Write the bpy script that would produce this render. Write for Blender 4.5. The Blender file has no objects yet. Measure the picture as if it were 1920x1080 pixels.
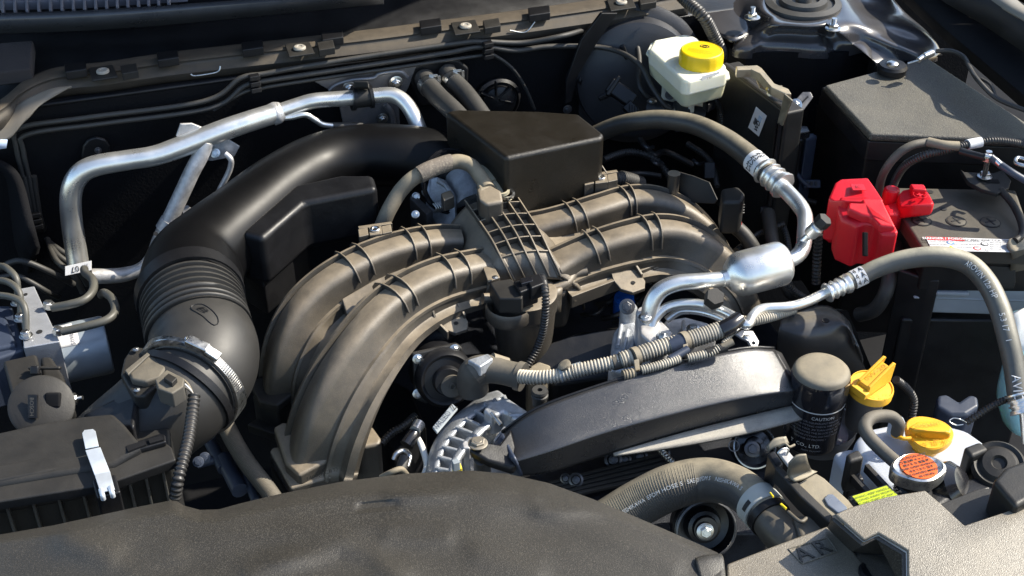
import bpy, bmesh, math, random
from math import sin, cos, tan, pi, radians, atan2, sqrt
from mathutils import Vector, Matrix, Quaternion, noise
random.seed(7)
S = bpy.context.scene
COL = S.collection
# ------------------------------------------------------------------ camera
F = 2450.0; PIT = radians(35); YAW = radians(24); DIST = 1.55
vd = Vector((sin(YAW)*cos(PIT), cos(YAW)*cos(PIT), -sin(PIT)))
vr = Vector((cos(YAW), -sin(YAW), 0)); vu = vr.cross(vd)
CP = -DIST*vd
cd = bpy.data.cameras.new('camera'); cam = bpy.data.objects.new('camera', cd); COL.objects.link(cam)
cam.location = CP; cam.rotation_euler = (-vd).to_track_quat('Z', 'Y').to_euler()
cd.sensor_width = 36; cd.lens = 36*F/1920; cd.clip_start = .02; cd.clip_end = 500
S.camera = cam
# ------------------------------------------------------------------ sky and sun
SUN_EL = radians(42); SUN_AZ = Vector((1, -.14, 0)).normalized()
sund = Vector((SUN_AZ.x*cos(SUN_EL), SUN_AZ.y*cos(SUN_EL), sin(SUN_EL)))
w = bpy.data.worlds.new("World"); S.world = w; w.use_nodes = True
nt = w.node_tree; nt.nodes.clear()
sk = nt.nodes.new('ShaderNodeTexSky'); sk.sky_type = 'NISHITA'; sk.sun_disc = False
sk.sun_elevation = SUN_EL; sk.sun_rotation = atan2(SUN_AZ.x, SUN_AZ.y)
bg = nt.nodes.new('ShaderNodeBackground'); bg.inputs[1].default_value = .165
ou = nt.nodes.new('ShaderNodeOutputWorld'); nt.links.new(sk.outputs[0], bg.inputs[0]); nt.links.new(bg.outputs[0], ou.inputs[0])
sl = bpy.data.lights.new('sun', 'SUN'); sl.energy = 5.0; sl.angle = radians(.5); sl.color = (1, .93, .8)
so = bpy.data.objects.new('sun', sl); COL.objects.link(so); so.rotation_euler = sund.to_track_quat('Z', 'Y').to_euler(); so.location = sund*5
S.view_settings.view_transform = 'Standard'; S.view_settings.look = 'None'
S.view_settings.exposure = 0.8; S.view_settings.gamma = 1

# ------------------------------------------------------------------ helpers
def ray(x, y): return (vd*F + vr*(x-960) + vu*(540-y)).normalized()
def P(x, y, z):
    d = ray(x, y); return CP + d*((z-CP.z)/d.z)
def PP(x, y, p, n):
    d = ray(x, y); return CP + d*((p-CP).dot(n)/d.dot(n))
FWN = Vector((.1, 1, 0)).normalized()
def PF(x, y, off=0.0): return PP(x, y, Vector((0, .46-off, 0)), FWN)
def mpp(p): return (p-CP).dot(vd)/F          # metres per pixel at a point
def tocam(p): return (CP-p).normalized()
def V3(a): return P(*a) if not isinstance(a, Vector) else a
UP = Vector((0, 0, 1))
W = {}
def tag(o, label=None, cat=None, group=None, kind=None):
    if label: o['label'] = label
    if cat: o['category'] = cat
    if group: o['group'] = group
    if kind: o['kind'] = kind
    return o
def thing(name, label, cat, loc, group=None):
    o = bpy.data.objects.new(name, None); COL.objects.link(o); o.location = V3(loc); W[o] = V3(loc).copy()
    o.empty_display_size = .02
    return tag(o, label, cat, group)
def mesh(name, vs, fs, mat, parent=None, smooth=True, bevel=0, seg=2, solid=0, sub=0, ang=35, mi=None, mats=None, soff=-1):
    vs = [Vector(v) for v in vs]
    lo = Vector([min(v[i] for v in vs) for i in range(3)]); hi = Vector([max(v[i] for v in vs) for i in range(3)])
    c = (lo+hi)/2
    me = bpy.data.meshes.new(name); me.from_pydata([v-c for v in vs], [], fs)
    for m in (mats or [mat]): me.materials.append(m)
    if mi: me.polygons.foreach_set('material_index', mi)
    me.update()
    b = bmesh.new(); b.from_mesh(me); bmesh.ops.recalc_face_normals(b, faces=b.faces) if not solid else None; b.to_mesh(me); b.free()
    o = bpy.data.objects.new(name, me); COL.objects.link(o)
    if smooth:
        me.polygons.foreach_set('use_smooth', [True]*len(me.polygons))
    if parent is not None: o.parent = parent; o.location = c-W[parent]
    else: o.location = c
    W[o] = c
    if solid:
        m = o.modifiers.new('s', 'SOLIDIFY'); m.thickness = solid; m.offset = soff
    if bevel:
        m = o.modifiers.new('b', 'BEVEL'); m.width = bevel; m.segments = seg; m.limit_method = 'ANGLE'; m.angle_limit = radians(ang); m.harden_normals = False
    if sub:
        m = o.modifiers.new('u', 'SUBSURF'); m.levels = sub; m.render_levels = sub
    if smooth:
        if bevel:
            m = o.modifiers.new('w', 'WEIGHTED_NORMAL'); m.keep_sharp = True
        elif not sub: smooth_by_angle(me, ang)
    return o
def smooth_by_angle(me, ang):
    try: me.set_sharp_from_angle(angle=radians(ang))
    except Exception: pass
def catmull(pts, n):
    out = []; m = len(pts)
    for i in range(m-1):
        p0 = pts[max(i-1, 0)]; p1 = pts[i]; p2 = pts[i+1]; p3 = pts[min(i+2, m-1)]
        for k in range(n):
            t = k/n; t2 = t*t; t3 = t2*t
            out.append(.5*((2*p1)+(p2-p0)*t+(2*p0-5*p1+4*p2-p3)*t2+(3*p1-p0-3*p2+p3)*t3))
    out.append(pts[-1]); return out
class Path:
    """resampled smooth path with parallel-transport frame"""
    def __init__(s, pts, rpx, n=12, step=None, absr=False):
        pts = [V3(p) for p in pts]
        if not isinstance(rpx, (list, tuple)): rpx = [rpx]*len(pts)
        rr = [r if absr else r*mpp(p) for r, p in zip(rpx, pts)]
        c = catmull(pts, n) if len(pts) > 2 else [pts[0].lerp(pts[1], k/n) for k in range(n+1)]
        rc = catmull(rr, n) if len(pts) > 2 else [rr[0]+(rr[1]-rr[0])*k/n for k in range(n+1)]
        L = [0]
        for a, b in zip(c, c[1:]): L.append(L[-1]+(b-a).length)
        s.len = L[-1]; s.c = c; s.rc = rc; s.L = L
        s.step = step or s.len/(len(c)-1)
        m = max(2, int(s.len/s.step)+1); s.ps = []; s.rs = []; s.ss = []
        j = 0
        for k in range(m+1):
            d = s.len*k/m
            while j < len(L)-2 and L[j+1] < d: j += 1
            t = (d-L[j])/max(1e-9, L[j+1]-L[j]); t = min(1, max(0, t))
            s.ps.append(c[j].lerp(c[j+1], t)); s.rs.append(rc[j]*(1-t)+rc[j+1]*t); s.ss.append(d)
        s.ts = []
        for k in range(len(s.ps)):
            a = s.ps[max(0, k-1)]; b = s.ps[min(len(s.ps)-1, k+1)]; s.ts.append((b-a).normalized())
        n0 = s.ts[0].cross(Vector((.3, .2, .93))).normalized(); s.ns = [n0]
        for k in range(1, len(s.ps)):
            v = s.ns[-1]-s.ts[k]*s.ns[-1].dot(s.ts[k]); s.ns.append(v.normalized())
    def at(s, f):
        x = f*(len(s.ps)-1); i = min(int(x), len(s.ps)-2); i = max(i, 0); t = x-i
        return s.ps[i].lerp(s.ps[i+1], t), s.ts[i].lerp(s.ts[i+1], t).normalized(), s.rs[i]*(1-t)+s.rs[i+1]*t
def tube(name, pts, rpx, mat, parent=None, sides=16, n=10, corr=None, flat=None, cap=True, absr=False, wob=0):
    """swept round tube; corr=(pitch px, depth px, duty) for corrugated loom"""
    p0 = V3(pts[0])
    step = None
    if corr: pitch = corr[0]*mpp(p0); amp = corr[1]*mpp(p0); step = pitch/6
    pa = Path(pts, rpx, n, step, absr)
    vs = []; fs = []
    for k, (c, t, nn, r) in enumerate(zip(pa.ps, pa.ts, pa.ns, pa.rs)):
        b = t.cross(nn)
        if corr:
            ph = (pa.ss[k]/pitch) % 1
            r = r - (amp*(.5-.5*math.tanh(5*cos(2*pi*ph)+.6)))
        if wob: r *= 1+wob*noise.noise(c*60)
        for i in range(sides):
            a = 2*pi*i/sides
            vs.append(c+(nn*cos(a)+b*sin(a))*r)
    m = len(pa.ps)
    for k in range(m-1):
        for i in range(sides):
            j = (i+1) % sides
            fs.append((k*sides+i, k*sides+j, (k+1)*sides+j, (k+1)*sides+i))
    if cap:
        fs.append(tuple(range(sides))[::-1]); fs.append(tuple((m-1)*sides+i for i in range(sides)))
    o = mesh(name, vs, fs, mat, parent, ang=60)
    o_paths[o] = pa
    return o
o_paths = {}
def frame(ax):
    ax = ax.normalized(); r = Vector((1, 0, 0)) if abs(ax.x) < .8 else Vector((0, 1, 0))
    u = (r-ax*r.dot(ax)).normalized(); return u, ax.cross(u), ax
RINGS = {'pulley_rim', 'pulley_edge', 'oil_cap_mark', 'duct_seal_ring', 'duct_collar', 'printed_line', 'valve_ring', 'rim', 'cover_plus', 'throttle_bore', 'vent_ring', 'canister_band'}
def lathe(name, c, ax, prof, mat, parent=None, sides=32, sx=1, fn=None, bevel=0, ang=35):
    """prof: list of (radius, height along axis) in metres"""
    c = V3(c); u, v, a = frame(ax); vs = []; fs = []; m = len(prof)
    for (r, h) in prof:
        for i in range(sides):
            t = 2*pi*i/sides; k = fn(t, r, h) if fn else 1
            vs.append(c+u*cos(t)*r*k+v*sin(t)*r*k*sx+a*h)
    for q in range(m-1):
        for i in range(sides):
            j = (i+1) % sides; fs.append((q*sides+i, q*sides+j, (q+1)*sides+j, (q+1)*sides+i))
    if name in RINGS: fs += [((m-1)*sides+i, (m-1)*sides+(i+1) % sides, (i+1) % sides, i) for i in range(sides)]
    else: fs.append(tuple(range(sides))[::-1]); fs.append(tuple((m-1)*sides+i for i in range(sides)))
    return mesh(name, vs, fs, mat, parent, ang=ang, bevel=bevel)
def prism(name, out, h, mat, parent=None, z=None, bevel=.003, seg=3, taper=0, smooth=True, ang=30, dirn=None):
    """top outline (px,py[,z]) pushed down by h"""
    top = [V3(p if isinstance(p, Vector) or len(p) == 3 else (p[0], p[1], z)) for p in out]
    d = dirn or Vector((0, 0, -1)); c = sum(top, Vector())/len(top)
    bot = [p+d*h+(p-c)*taper for p in top]; n = len(top)
    fs = [tuple(range(n)), tuple(range(2*n-1, n-1, -1))]+[(i, n+i, n+(i+1) % n, (i+1) % n) for i in range(n)]
    return mesh(name, top+bot, fs, mat, parent, bevel=bevel, seg=seg, smooth=smooth, ang=ang)
def plate(name, pts, th, mat, parent=None, bevel=.001, holes=None):
    """flat plate from world/pixel points, thickness away from the camera"""
    ps = [V3(p) for p in pts]; n = Vector()
    for i in range(len(ps)):
        a = ps[i]; b = ps[(i+1) % len(ps)]; n += a.cross(b)
    n.normalize()
    if n.dot(CP-ps[0]) < 0: n = -n
    return prism(name, ps, th, mat, parent, dirn=-n, bevel=bevel, seg=2)
def box(name, c, u, v, w_, mat, parent=None, bevel=.002, seg=2):
    """box centred at c with half-extent vectors u,v,w_"""
    c = V3(c); vs = [c+u*a+v*b+w_*d for a in (-1, 1) for b in (-1, 1) for d in (-1, 1)]
    fs = [(0, 1, 3, 2), (4, 6, 7, 5), (0, 4, 5, 1), (2, 3, 7, 6), (0, 2, 6, 4), (1, 5, 7, 3)]
    return mesh(name, vs, fs, mat, parent, bevel=bevel, seg=seg)
def patch(name, rows, mat, parent=None, nu=6, nv=6, solid=.003, bevel=0, fn=None, close=False):
    rows = [[V3(p) for p in r] for r in rows]
    if nu > 1: rows = [catmull(r, nu) for r in rows]
    if nv > 1:
        cols = [catmull([r[i] for r in rows], nv) for i in range(len(rows[0]))]
        rows = [[c[j] for c in cols] for j in range(len(cols[0]))]
    if fn: rows = [[fn(p, i/(len(r)-1), j/(len(rows)-1)) for i, p in enumerate(r)] for j, r in enumerate(rows)]
    n = len(rows[0]); vs = [p for r in rows for p in r]
    fs = [(j*n+i, j*n+i+1, (j+1)*n+i+1, (j+1)*n+i) for j in range(len(rows)-1) for i in range(n-1)]
    # orient towards camera
    a, b, c = vs[fs[len(fs)//2][0]], vs[fs[len(fs)//2][1]], vs[fs[len(fs)//2][2]]
    if (b-a).cross(c-a).dot(CP-a) < 0: fs = [f[::-1] for f in fs]
    return mesh(name, vs, fs, mat, parent, solid=solid, ang=50)
bolt_cache = {}
def bolt(c, ax, rpx, mat, parent=None, name='bolt', h=.7, washer=1.5, stud=0, label=None):
    """hex head on a washer flange; mesh data shared between equal bolts"""
    c = V3(c); key = (mat.name, h, washer, stud)
    r = rpx*mpp(c)
    if key not in bolt_cache:
        vs = []; fs = []
        def ring(rad, z, n, o=0):
            k = len(vs)
            for i in range(n): vs.append(Vector((rad*cos(2*pi*i/n+o), rad*sin(2*pi*i/n+o), z)))
            return list(range(k, k+n))
        def st(a, b):
            n = len(a)
            for i in range(n): fs.append((a[i], a[(i+1) % n], b[(i+1) % n], b[i]))
        a = ring(washer, 0, 24); b = ring(washer, .14, 24); c2 = ring(washer*.82, .24, 24); fs.append(tuple(a[::-1])); st(a, b); st(b, c2); fs.append(tuple(c2))
        a = ring(1, .2, 6); b = ring(1, h-.1, 6); c2 = ring(.86, h, 6); st(a, b); st(b, c2); fs.append(tuple(c2))
        a = ring(.55, h, 12); b = ring(.5, h+.05, 12); st(a, b); fs.append(tuple(b))
        if stud:
            a = ring(.52, h, 12); st_prev = a
            for q in range(10):
                b = ring(.52 if q % 2 else .44, h+stud*(q+1)/10, 12); st(st_prev, b); st_prev = b
            fs.append(tuple(st_prev))
        me = bpy.data.meshes.new('bolt'); me.from_pydata(vs, [], fs); me.materials.append(mat)
        me.polygons.foreach_set('use_smooth', [True]*len(me.polygons)); smooth_by_angle(me, 30); bolt_cache[key] = me
    o = bpy.data.objects.new(name, bolt_cache[key]); COL.objects.link(o)
    o.scale = (r, r, r); o.rotation_mode = 'QUATERNION'; o.rotation_quaternion = ax.to_track_quat('Z', 'X')
    if parent is not None: o.parent = parent; o.location = c-W[parent]
    else: o.location = c
    W[o] = c
    if label: tag(o, label)
    return o
def font_mesh(txt, size, align='CENTER', bold=0):
    cu = bpy.data.curves.new('t', 'FONT'); cu.body = txt; cu.size = size; cu.align_x = align; cu.align_y = 'CENTER'
    cu.resolution_u = 2; cu.offset = bold
    o = bpy.data.objects.new('t', cu); COL.objects.link(o)
    dg = bpy.context.evaluated_depsgraph_get()
    me = bpy.data.meshes.new_from_object(o.evaluated_get(dg)); bpy.data.objects.remove(o); bpy.data.curves.remove(cu)
    vs = [v.co.copy() for v in me.vertices]; fs = [tuple(p.vertices) for p in me.polygons]; bpy.data.meshes.remove(me)
    return vs, fs
def text(txt, c, xd, yd, size, mat, parent=None, name='lettering', align='CENTER', off=.0004, bold=0, depth=0):
    c = V3(c); vs, fs = font_mesh(txt, size, align, bold); xd = xd.normalized(); yd = (yd-xd*yd.dot(xd)).normalized(); n = xd.cross(yd)
    vs = [c+xd*v.x+yd*v.y+n*(off+v.z) for v in vs]
    if not fs: return None
    o = mesh(name, vs, fs, mat, parent, smooth=False)
    if depth: m = o.modifiers.new('s', 'SOLIDIFY'); m.thickness = depth; m.offset = 0
    return o
def text_tube(txt, ob, f, ang, size, mat, parent=None, flip=False, name='lettering', bold=0, turn=False):
    pa = o_paths[ob]; vs, fs = font_mesh(txt, size, 'CENTER', bold); out = []
    for v in vs:
        x, y = (v.y, -v.x) if turn else (v.x, v.y)
        if flip: x, y = -x, -y
        p, t, r = pa.at(min(1, max(0, f+x/pa.len)))
        d = tocam(p); d = (d-t*d.dot(t)).normalized(); b = d.cross(t)   # b: 'up' of text
        a = ang+y/r
        out.append(p+(d*cos(a)+b*sin(a))*(r+.0012))
    return mesh(name, out, fs, mat, parent, smooth=False)
def on_tube(ob, x, y):
    '''where on a tube's surface a spot of the photograph lies: (fraction, angle)'''
    pa = o_paths[ob]; best = None
    for i in range(41):
        p, t, r = pa.at(i/40); d = tocam(p); d = (d-t*d.dot(t)).normalized(); b = d.cross(t)
        for k in range(-15, 16):
            a = k*.1; q_ = p+(d*cos(a)+b*sin(a))*r-CP; z = q_.dot(vd); e = (960+F*q_.dot(vr)/z-x)**2+(540-F*q_.dot(vu)/z-y)**2
            if best is None or e < best[0]: best = (e, i/40, a)
    return best[1], best[2]
def band(name, ob, f0, f1, mat, parent=None, extra=.0006, sides=28, ang=None):
    """sleeve or wrap following an existing tube; a0..a1 limits it to an arc facing the camera"""
    pa = o_paths[ob]; vs = []; fs = []; m = 7
    for k in range(m):
        p, t, r = pa.at(f0+(f1-f0)*k/(m-1)); d = tocam(p); d = (d-t*d.dot(t)).normalized(); b = t.cross(d)
        for i in range(sides):
            a = 2*pi*i/sides; vs.append(p+(d*cos(a)+b*sin(a))*(r+extra))
    for k in range(m-1):
        for i in range(sides):
            j = (i+1) % sides; fs.append((k*sides+i, k*sides+j, (k+1)*sides+j, (k+1)*sides+i))
    fs.append(tuple(range(sides))[::-1]); fs.append(tuple((m-1)*sides+i for i in range(sides)))
    return mesh(name, vs, fs, mat, parent, ang=50)
def crimp(name, a, b, rpx, mat, parent=None, ribs=3):
    """swaged collar: lathe between two points with rings"""
    a = V3(a); b = V3(b); r = rpx*mpp(a); L = (b-a).length; pr = [(r*.75, 0), (r*1.08, L*.02), (r*1.1, L*.1)]
    for k in range(ribs):
        s = .14+.72*k/ribs; e = .72/ribs
        pr += [(r*.86, L*(s+e*.1)), (r*.86, L*(s+e*.55)), (r*1.04, L*(s+e*.7)), (r*1.04, L*(s+e*.95))]
    pr += [(r*1.1, L*.9), (r*1.1, L*.97), (r*.7, L)]
    return lathe(name, a, (b-a), pr, mat, parent, sides=24, fn=lambda t, rr, h: 1+.03*cos(8*t))

# ------------------------------------------------------------------ materials
def mat(name, col, rough=.5, metal=0, dust=0, dcol=(.25, .2, .135), grain=0, gscale=900, spec=.5, mott=.15, mscale=25,
        speck=0, scol=(.3, .27, .2), coat=0, emit=0, alpha=1, sss=0, bump=.3, dlo=.15, dhi=.95, trans=0, dmin=.18, drough=.75, dscale=42, lump=.25):
    m = bpy.data.materials.new(name); m.use_nodes = True; nt = m.node_tree; N = nt.nodes; Lk = nt.links
    b = N['Principled BSDF']; tc = N.new('ShaderNodeTexCoord')
    col4 = (*col, 1)
    n1 = N.new('ShaderNodeTexNoise'); n1.inputs['Scale'].default_value = mscale; n1.inputs['Detail'].default_value = 6; Lk.new(tc.outputs['Object'], n1.inputs['Vector'])
    n1.inputs['Roughness'].default_value = .62
    mx = N.new('ShaderNodeMix'); mx.data_type = 'RGBA'; mx.blend_type = 'MULTIPLY'; mx.inputs[0].default_value = 1
    cr = N.new('ShaderNodeMapRange'); cr.inputs[1].default_value = .3; cr.inputs[2].default_value = .7; cr.inputs[3].default_value = 1-mott; cr.inputs[4].default_value = 1+mott
    Lk.new(n1.outputs[0], cr.inputs[0]); mx.inputs[6].default_value = col4; Lk.new(cr.outputs[0], mx.inputs[7])
    cur = mx.outputs[2]; rgh = None
    r1 = N.new('ShaderNodeMapRange'); r1.inputs[1].default_value = .3; r1.inputs[2].default_value = .7; r1.inputs[3].default_value = max(.02, rough-.08); r1.inputs[4].default_value = min(1, rough+.1)
    Lk.new(n1.outputs[0], r1.inputs[0]); rgh = r1.outputs[0]
    if dust:
        g = N.new('ShaderNodeNewGeometry'); sp = N.new('ShaderNodeSeparateXYZ'); Lk.new(g.outputs['Normal'], sp.inputs[0])
        mr = N.new('ShaderNodeMapRange'); mr.inputs[1].default_value = dlo; mr.inputs[2].default_value = dhi; mr.inputs[3].default_value = dmin; mr.inputs[4].default_value = 1
        Lk.new(sp.outputs[2], mr.inputs[0])
        n2 = N.new('ShaderNodeTexNoise'); n2.inputs['Scale'].default_value = dscale; n2.inputs['Detail'].default_value = 8; n2.inputs['Roughness'].default_value = .7; Lk.new(tc.outputs['Object'], n2.inputs['Vector'])
        m2 = N.new('ShaderNodeMapRange'); m2.inputs[1].default_value = .32; m2.inputs[2].default_value = .62; m2.inputs[3].default_value = .55; m2.inputs[4].default_value = 1.05; Lk.new(n2.outputs[0], m2.inputs[0])
        mu = N.new('ShaderNodeMath'); mu.operation = 'MULTIPLY'; Lk.new(mr.outputs[0], mu.inputs[0]); Lk.new(m2.outputs[0], mu.inputs[1])
        mu2 = N.new('ShaderNodeMath'); mu2.operation = 'MULTIPLY'; mu2.use_clamp = True; mu2.inputs[1].default_value = dust; Lk.new(mu.outputs[0], mu2.inputs[0])
        mm = N.new('ShaderNodeMix'); mm.data_type = 'RGBA'; mm.inputs[7].default_value = (*dcol, 1); Lk.new(mu2.outputs[0], mm.inputs[0]); Lk.new(cur, mm.inputs[6]); cur = mm.outputs[2]
        rm = N.new('ShaderNodeMix'); rm.data_type = 'FLOAT'; Lk.new(mu2.outputs[0], rm.inputs[0]); Lk.new(rgh, rm.inputs[2]); rm.inputs[3].default_value = drough; rgh = rm.outputs[0]
    if speck:
        v = N.new('ShaderNodeTexNoise'); v.inputs['Scale'].default_value = gscale*.9; v.inputs['Detail'].default_value = 2; Lk.new(tc.outputs['Object'], v.inputs['Vector'])
        vr_ = N.new('ShaderNodeMapRange'); vr_.inputs[1].default_value = .5; vr_.inputs[2].default_value = .72; vr_.inputs[4].default_value = speck; Lk.new(v.outputs[0], vr_.inputs[0])
        ms = N.new('ShaderNodeMix'); ms.data_type = 'RGBA'; ms.inputs[7].default_value = (*scol, 1); Lk.new(vr_.outputs[0], ms.inputs[0]); Lk.new(cur, ms.inputs[6]); cur = ms.outputs[2]
    Lk.new(cur, b.inputs['Base Color']); Lk.new(rgh, b.inputs['Roughness'])
    b.inputs['Metallic'].default_value = metal; b.inputs['Specular IOR Level'].default_value = spec
    if coat: b.inputs['Coat Weight'].default_value = coat; b.inputs['Coat Roughness'].default_value = .12
    if sss: b.inputs['Subsurface Weight'].default_value = sss; b.inputs['Subsurface Radius'].default_value = (.01, .009, .006); b.inputs['Subsurface Scale'].default_value = 1
    if trans: b.inputs['Transmission Weight'].default_value = trans
    if grain:
        nb = N.new('ShaderNodeTexNoise'); nb.inputs['Scale'].default_value = gscale; nb.inputs['Detail'].default_value = 3; Lk.new(tc.outputs['Object'], nb.inputs['Vector'])
        bm = N.new('ShaderNodeBump'); bm.inputs['Strength'].default_value = grain; bm.inputs['Distance'].default_value = .0006; Lk.new(nb.outputs[0], bm.inputs['Height'])
        nb2 = N.new('ShaderNodeTexNoise'); nb2.inputs['Scale'].default_value = 60; nb2.inputs['Detail'].default_value = 4; Lk.new(tc.outputs['Object'], nb2.inputs['Vector'])
        bm2 = N.new('ShaderNodeBump'); bm2.inputs['Strength'].default_value = lump; bm2.inputs['Distance'].default_value = .0015; Lk.new(nb2.outputs[0], bm2.inputs['Height']); Lk.new(bm.outputs[0], bm2.inputs['Normal'])
        Lk.new(bm2.outputs[0], b.inputs['Normal'])
    return m
M = {}
M['black'] = mat('black_plastic', (.008, .008, .009), .42, spec=.4, grain=.25)
M['blackmat'] = mat('black_matte', (.007, .007, .008), .8, spec=.2)
M['blackgloss'] = mat('black_gloss', (.012, .012, .014), .2, coat=.3)
M['black_dusty'] = mat('black_plastic_dusty', (.012, .012, .0118), .5, spec=.4, dust=.17, dcol=(.09, .077, .058), grain=.3)
M['duct'] = mat('duct_plastic', (.003, .003, .0034), .40, spec=.22, dust=.015, dcol=(.06, .055, .05), mscale=8, lump=.03)
M['tube'] = mat('intake_rubber', (.016, .0155, .015), .46, spec=.5, dust=.3, dcol=(.08, .073, .06), grain=.12, gscale=1500, mscale=8, lump=.03)
M['manifold'] = mat('dusty_manifold_plastic', (.026, .025, .024), .33, spec=.7, dust=.92, dcol=(.255, .205, .14), grain=.5, gscale=1300, speck=.12, scol=(.3, .24, .15), dlo=.18, dhi=.9, dmin=.10, drough=.55, dscale=30, mott=.3, mscale=14)
M['fuselid'] = mat('fuse_lid_plastic', (.03, .029, .026), .4, dust=.5, dcol=(.15, .137, .107), grain=1.4, gscale=900, speck=.75, scol=(.27, .25, .195), dscale=15, lump=.03)  # pale specks painted in for the lid's sparkle in the sun
M['radrib'] = mat('rib_plastic', (.05, .05, .048), .4, dust=.3, dcol=(.16, .14, .11))
M['airbox'] = mat('textured_brown_black', (.006, .005, .0038), .33, dust=.03, dcol=(.12, .095, .06), grain=.7, gscale=1400, speck=.35, scol=(.1, .08, .05), lump=.03)
M['grain'] = mat('grained_cover', (.017, .0155, .013), .40, spec=.5, dust=.16, dcol=(.10, .088, .066), grain=.7, gscale=1100, speck=.55, scol=(.13, .115, .09), mott=.08, mscale=5, dscale=5, lump=0)  # lighter specks in the colour stand for sunlit grain sparkle
M['grain_lit'] = mat('grained_cover_lit', (.05, .046, .038), .32, spec=.8, dust=.62, drough=.42, dscale=14, dcol=(.25, .21, .15), grain=1.0, gscale=1100, speck=.6, scol=(.34, .3, .22), lump=.03)  # lit copy of the cover grain: sunlight in its tone, glints in its specks
M['belt_cover'] = mat('belt_cover_plastic', (.016, .017, .020), .28, spec=1.0, dust=.10, dcol=(.16, .14, .11), grain=.5, gscale=1700, speck=.15, scol=(.14, .13, .11), lump=.03)
M['radhose'] = mat('radiator_hose_rubber', (.028, .03, .034), .5, dust=.95, dcol=(.29, .245, .165), grain=.4, dlo=.5, dhi=.85, dmin=.05)  # dust held to the top; dark underside painted in for its shade
M['alu'] = mat('aluminium', (.80, .79, .75), .31, metal=.85, grain=.12, gscale=900, mott=.07, mscale=30, lump=.03)
M['alu_dull'] = mat('aluminium_dull', (.5, .5, .51), .5, metal=.6, grain=.4, gscale=700, mott=.3, mscale=70, dust=.25, dcol=(.4, .34, .25))
M['cast'] = mat('cast_aluminium', (.46, .48, .50), .42, metal=.55, grain=1, gscale=500, mott=.3, mscale=60)
M['zinc'] = mat('zinc_steel', (.6, .6, .58), .3, metal=1, mott=.25, mscale=120)
M['yzinc'] = mat('yellow_zinc', (.4, .35, .26), .4, metal=.8, mott=.2, mscale=80, dust=.4, dcol=(.3, .25, .17))
M['steel_dk'] = mat('dark_steel', (.12, .12, .125), .4, metal=.7, mott=.3, mscale=90)
M['paint'] = mat('dark_body_paint', (.035, .034, .037), .22, coat=.7, dust=.25, dcol=(.09, .08, .07), mott=.1)
M['white'] = mat('white_plastic', (.72, .72, .68), .45, sss=.15, mott=.05)
M['cream'] = mat('translucent_reservoir', (.72, .71, .58), .4, sss=.4, mott=.06, mscale=12)
M['coolant_tank'] = mat('coolant_tank_plastic', (.42, .45, .50), .4, sss=.3, mott=.05)  # white plastic darkened and blued in its colour to stand for shade
M['teal'] = mat('washer_tank_plastic', (.30, .55, .58), .4, sss=.2, mott=.2, mscale=6)
M['greyplas'] = mat('grey_plastic', (.25, .28, .3), .5, mott=.08)
M['yellow'] = mat('yellow_cap', (.74, .50, .0), .42, grain=.5, gscale=600, mott=.05, lump=.03)
M['amber'] = mat('amber_cap', (.80, .40, .015), .42, grain=.3, mott=.08)
M['amber2'] = mat('amber_oil_cap', (.82, .44, .03), .45, grain=.3, mott=.08)
M['red'] = mat('red_terminal_cover', (.55, .004, .014), .42, grain=.4, mott=.14, mscale=18, lump=.03)
M['rubber'] = mat('grey_rubber', (.045, .043, .04), .6, dust=.6, dcol=(.2, .17, .12), grain=.3, mott=.1)
M['rubber_dk'] = mat('black_rubber', (.022, .022, .022), .5, dust=.3, dcol=(.11, .1, .08), grain=.2)
M['hosetan'] = mat('dusty_tan_hose', (.09, .08, .065), .6, dust=.95, dcol=(.30, .25, .17), grain=.4, dlo=0, dhi=.9)
M['hose_ac'] = mat('dusty_ac_hose', (.018, .018, .018), .4, dust=.85, dcol=(.27, .23, .155), grain=.3, dlo=.6, dhi=.98, dmin=.05, drough=.5)  # dust limited to the top so the colour itself shades the underside
M['hose_grey'] = mat('grey_hose', (.055, .056, .056), .42, dust=.85, dcol=(.44, .40, .29), grain=.3, dlo=.62, dhi=.97, dmin=.08, drough=.5)  # dusty top over a dark underside, shading put into the colour
M['loom'] = mat('dusty_loom', (.16, .155, .14), .42, dust=.9, dcol=(.6, .53, .41), grain=.2, dlo=-.2, dhi=.7)
M['loom_dk'] = mat('black_loom', (.018, .018, .018), .4, dust=.2, dcol=(.12, .1, .08))
M['battery'] = mat('battery_case', (.04, .036, .03), .5, dust=.6, dcol=(.11, .095, .07), grain=.3)
M['label'] = mat('label_white', (.6, .6, .6), .5, mott=.03)
M['print'] = mat('print_black', (.015, .015, .015), .6, mott=0)
M['printgrey'] = mat('print_grey', (.2, .2, .22), .6, mott=0)
M['printwhite'] = mat('print_white', (.6, .6, .58), .6, mott=0)
M['orange'] = mat('label_orange', (.72, .115, .01), .5, mott=.05)
M['lime'] = mat('label_lime', (.42, .52, .005), .5, mott=.05)
M['redlab'] = mat('label_red', (.7, .05, .05), .5)
M['bluelab'] = mat('label_blue', (.1, .28, .55), .5)
M['yellab'] = mat('label_yellow', (.8, .6, .02), .5)
M['blue'] = mat('blue_plastic', (.01, .09, .4), .4)
M['navy'] = mat('navy_plastic', (.035, .045, .07), .42, mott=.1)
M['filter'] = mat('filter_paint', (.012, .012, .015), .18, coat=.5)
M['filtertop'] = mat('filter_dusty_top', (.10, .09, .07), .45, dust=.9, dcol=(.26, .22, .15), grain=.3, dlo=.5, dhi=.95)
M['felt'] = mat('felt', (.008, .008, .009), .95, spec=.1, grain=1, gscale=300)
M['foam'] = mat('foam', (.03, .026, .026), .95, grain=1, gscale=500)
M['redprint'] = mat('red_mark', (.6, .03, .02), .5)

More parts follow.
